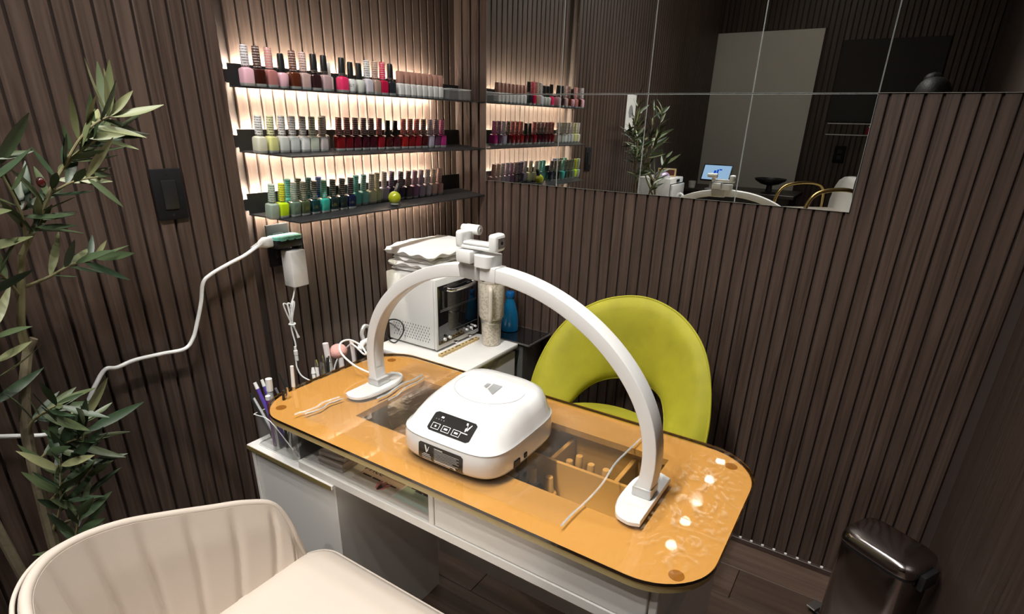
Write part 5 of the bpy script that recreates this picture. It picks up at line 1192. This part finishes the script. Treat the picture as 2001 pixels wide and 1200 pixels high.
t = thing('wooden_frame', 'small brown frame standing on the sterilising cabinet in the mirror', 'frame', (-2.035, -.170, 1.0675))
part('frame', MB().box(-.006, .006, -.060, -.052, 0, .050).box(-.006, .006, .052, .060, 0, .050).box(-.006, .006, -.052, .052, .042, .050).box(-.006, .006, -.052, .052, 0, .008), 'bamboo', t)
part('picture', MB().box(-.004, .002, -.0518, .0518, .0082, .0418), mat('dark red picture', (.12, .03, .02), .5), t)
# sheet of paper pinned to the left wall
t = thing('paper_notice', 'white paper notice with a small tree drawing seen in the mirror behind the plant', 'notice', (-1.655, -.0305, 1.445))
part('sheet', MB().box(-.070, .070, -.0012, -.0002, -.105, .095), 'paper', t)
part('tree_print', MB().add([(-.020, -.0016, -.03), (.020, -.0016, -.03), (.034, -.0016, .0), (.022, -.0016, .03), (0, -.0016, .042), (-.022, -.0016, .03), (-.034, -.0016, 0)], [tuple(range(7))]), 'print_grey', t)
# dark counter with a tablet terminal and a black bowl
t = thing('reception_counter', 'dark low counter along the back wall seen in the mirror', 'counter', (-2.78, -.46, 0))
part('body', MB().rbox(-.20, .17, -.40, .38, 0, .925, .003, 1), 'counter_dark', t)
part('worktop', MB().rbox(-.22, .20, -.43, .41, .9255, .950, .003, 1), 'counter_dark', t)
t = thing('tablet_terminal', 'tablet payment terminal with lit blue logo screen on a white stand', 'tablet', (-2.66, -.335, .9505))
part('foot', MB().rbox(-.055, .055, -.060, .060, 0, .008, .003, 2), 'white_satin', t)
part('neck', MB().rbox(-.015, .010, -.042, .042, .008, .075, .003, 2), 'white_satin', t)
Mt = Matrix.Translation((.010, 0, .115)) @ Matrix.Rotation(R(-32), 4, 'Y')
part('tablet_body', MB().rbox(-.006, .004, -.105, .105, -.065, .065, .004, 2).xf(Mt), 'black_plastic', t)
sc_ = part('screen', MB().box(.0042, .0048, -.096, .096, -.056, .056).xf(Mt), emis('tablet screen glow', (.42, .66, .95), .75), t)
for y0, y1, z0, z1 in ((.004, .020, -.028, .016), (.020, .030, -.028, -.016), (-.012, .000, -.012, .024), (-.034, -.014, .018, .028)):
    part('screen_logo', MB().box(.0049, .0052, y0, y1, z0, z1).xf(Mt), emis('screen logo blue', (.01, .10, .75), .7) if 'screen logo blue' not in bpy.data.materials else bpy.data.materials['screen logo blue'], sc_)
t = thing('black_pedestal_bowl', 'shallow black pedestal bowl on the counter seen in the mirror', 'bowl', (-2.68, -.705, .9505))
part('bowl', MB().lathe([(.020, .052), (.060, .062), (.098, .084), (.106, .098), (.102, .099), (.092, .088), (.05, .070), (.001, .066)], 36), 'black_plastic', t)
part('stem', MB().lathe([(.050, 0), (.050, .006), (.022, .014), (.018, .052)], 28), 'black_plastic', t)
solo('white_cup', MB().lathe([(.020, 0), (.024, .003), (.028, .050), (.0265, .050), (.022, .006), (.001, .005)], 24), 'white_gloss', 'small white cup beside the tablet seen in the mirror', 'cup', (-2.62, -.175, .9505))
# high white chair with gold arms
t = thing('pedestal_chair', 'white high chair with gold arms seen at the mirror edge', 'chair', (-2.345, -1.050, 0), R(55))
part('base', MB().lathe([(.20, 0), (.205, .005), (.19, .012), (.05, .03), (.035, .05), (.035, .66)], 36), 'gold', t)
part('seat_frame', MB().rbox(-.23, .23, -.17, .17, .66, .80, .02, 3), 'white_lam', t)
part('cushion', MB().rbox(-.21, .235, -.165, .165, .801, .905, .04, 4), 'beige_seat', t)
bk = [[(-.205 + .02 * math.cos(3 * u) + dx, .185 * u * w_, z) for u in [-1 + i / 6 for i in range(13)]] + [(-.165 + .02 * math.cos(3 * u) + dx, .180 * u * w_, z) for u in [1 - i / 6 for i in range(13)]] for z, w_, dx in ((.80, .95, 0), (.95, 1, -.01), (1.03, .96, -.02), (1.075, .82, -.025), (1.10, .55, -.028), (1.108, .2, -.03))]
part('backrest', MB().loft(bk), 'white_lam', t, sharp=50)
for s_ in (-1, 1): part('arm', MB().tube(smooth_path([(-.16, s_ * .20, .84), (-.15, s_ * .205, 1.00), (-.08, s_ * .205, 1.045), (.06, s_ * .205, 1.040), (.14, s_ * .205, 1.00), (.17, s_ * .20, .90), (.17, s_ * .19, .76)], 6), .012, 12), 'gold', t)
# dark glass panel, two shelf lines, outlet on the back wall
t = thing('dark_wall_panel', 'dark glossy wall panel above the glass shelf seen in the mirror', 'panel', (XB, -1.225, 1.43))
part('panel', MB().rbox(.0005, .012, -.315, .315, 0, .53, .002, 1), mat('dark glossy panel', (.045, .043, .040), .12), t)
for k, z in enumerate((1.415, 1.340)):
    t = thing('glass_shelf', ('upper', 'lower')[k] + ' narrow glass shelf on the back wall seen in the mirror', 'shelf', (XB, -1.20, z), group='glass shelves on the back wall')
    part('pane', MB().box(.001, .085, -.27, .27, 0, .006), 'acrylic', t)
    part('front_edge', MB().box(.085, .0865, -.27, .27, 0, .006), 'acrylic_edge', t)
t = thing('red_bottle', 'red bottle with white nozzle on the lower glass shelf in the mirror', 'bottle', (XB + .045, -1.205, 1.3463))
part('body', MB().lathe([(.020, 0), (.022, .003), (.022, .040), (.017, .048)], 20), mat('red plastic', (.40, .012, .03), .3), t)
part('nozzle', MB().lathe([(.012, .0482), (.012, .056), (.004, .060), (.003, .0675)], 16), 'white_satin', t)
t = thing('back_wall_outlet', 'dark outlet plate on the back wall seen in the mirror', 'outlet', (XB, -1.045, 1.205))
part('cover_plate', MB().rbox(.0003, .006, -.038, .038, -.060, .060, .003, 2), 'black_matte', t)
for z in (-.02, .02): part('socket', MB().rbox(.006, .0075, -.016, .016, z - .014, z + .014, .003, 1), 'black_plastic', t)

# the photographer, whose hair shows above the seam of the mirror
def skin_body(name, joints, edges, m, parent, root=0, sub=2):
    me = bpy.data.meshes.new(name); me.from_pydata([j[:3] for j in joints], edges, []); me.materials.append(MT[m])
    o = link(name, me); md = o.modifiers.new('skin', 'SKIN'); md.use_smooth_shade = True
    for i, j in enumerate(joints):
        sv = me.skin_vertices[0].data[i]; sv.radius = (j[3], j[4] if len(j) > 4 else j[3]); sv.use_root = (i == root)
    sb = o.modifiers.new('subdivision', 'SUBSURF'); sb.levels = sub; sb.render_levels = sub
    o.parent = parent; return o
pn = thing('person', 'person in black with dark tied up hair, mirrored above the slats', 'person', (-2.16, -1.505, 0))
J = [(0, 0, .90, .13, .10), (0, 0, 1.05, .12, .09), (0, 0, 1.22, .14, .10), (0, 0, 1.34, .13, .085), (.01, 0, 1.40, .05), (.02, 0, 1.46, .048),     # pelvis to neck
     (0, .10, .86, .085), (.01, .10, .48, .060), (0, .10, .10, .042), (.10, .10, .035, .035),                       # left leg
     (0, -.10, .86, .085), (.01, -.10, .48, .060), (0, -.10, .10, .042), (.10, -.10, .035, .035),                     # right leg
     (0, .17, 1.33, .058), (-.03, .22, 1.08, .043), (.06, .20, .88, .030), (0, -.17, 1.33, .058), (-.03, -.22, 1.08, .043), (.06, -.20, .88, .030)]
skin_body('body', J, [(0, 1), (1, 2), (2, 3), (3, 4), (4, 5), (0, 6), (6, 7), (7, 8), (8, 9), (0, 10), (10, 11), (11, 12), (12, 13), (3, 14), (14, 15), (15, 16), (3, 17), (17, 18), (18, 19)], 'dark_cloth', pn)
hd_ = MB()
rings = []
for i in range(17):
    a = PI * i / 16; z = -math.cos(a); r = max(.004, math.sin(a)) ** .85
    jaw = 1 - .28 * max(0, -z) ** 1.3
    ring = []
    for k in range(28):
        b = 2 * PI * k / 28; x = .092 * r * jaw * math.cos(b); y = .073 * r * jaw * math.sin(b)
        if math.cos(b) > .93 and abs(z + .12) < .22: x += .020 * (1 - abs(z + .12) / .22) * (math.cos(b) - .93) / .07      # nose
        if math.cos(b) > .80 and abs(abs(math.sin(b)) - .42) < .2 and abs(z - .02) < .12: x -= .006                       # eye sockets
        if math.cos(b) > .9 and abs(z + .48) < .10: x += .006                                                            # mouth
        ring.append((.030 + x, y, 1.525 + .105 * z))
    rings.append(ring)
head = part('head', hd_.loft(rings), 'skin', pn, sharp=80)
for s_ in (-1, 1):
    part('ear', MB().loft([sring(.022, s_ * .072, .014, .006, 1.50, 2.2, 14), sring(.020, s_ * .079, .017, .008, 1.52, 2.2, 14), sring(.020, s_ * .077, .013, .006, 1.545, 2.2, 14)]), 'skin', head)
    part('eye', MB().lathe([(max(.0005, .010 * math.sin(PI * i / 8)), -.010 * math.cos(PI * i / 8)) for i in range(9)], 14, (.106, s_ * .030, 1.528)), 'print_white', head)
    hp = (.06, s_ * .20, .86)
    part('hand', MB().loft([sring(hp[0] + .004, hp[1], .026, .015, hp[2] + .03, 3, 16), sring(hp[0] + .010, hp[1], .038, .015, hp[2] - .01, 3, 16), sring(hp[0] + .018, hp[1], .040, .014, hp[2] - .05, 3, 16), sring(hp[0] + .022, hp[1], .036, .011, hp[2] - .062, 3, 16)]), 'skin', pn)
    for q, (dx, ln) in enumerate(((-.012, .060), (.010, .072), (.030, .076), (.048, .066))):
        part('finger', MB().tube([(hp[0] + dx, hp[1], hp[2] - .050), (hp[0] + dx + .004, hp[1], hp[2] - .050 - ln * .5), (hp[0] + dx + .002, hp[1] - s_ * .012, hp[2] - .050 - ln)], [.0085, .008, .006], 10), 'skin', pn)
    part('thumb', MB().tube([(hp[0] + .036, hp[1], hp[2] - .005), (hp[0] + .060, hp[1] - s_ * .008, hp[2] - .030), (hp[0] + .066, hp[1] - s_ * .014, hp[2] - .062)], [.011, .010, .007], 10), 'skin', pn)
hr = []
for i in range(13):
    a = PI * i / 12; z = -math.cos(a); r = max(.01, math.sin(a)) ** .8
    hr.append([(.012 + .104 * r * math.cos(b) * (.80 if math.cos(b) > 0 and z < -.30 else 1.16 if math.cos(b) > 0 else 1), .086 * r * math.sin(b), 1.545 + .100 * z) for b in [2 * PI * k / 28 for k in range(28)]])
part('hair', MB().loft(hr), 'hair', pn, sharp=80)
bun = []
for i in range(11):
    a = PI * i / 10; bun.append([(-.055 + .046 * max(.02, math.sin(a)) * math.cos(b) * (1 + .08 * math.sin(5 * b + i)), .010 + .046 * max(.02, math.sin(a)) * math.sin(b), 1.635 - .036 * math.cos(a)) for b in [2 * PI * k / 20 for k in range(20)]])
part('hair_bun', MB().loft(bun), 'hair', pn, sharp=80)
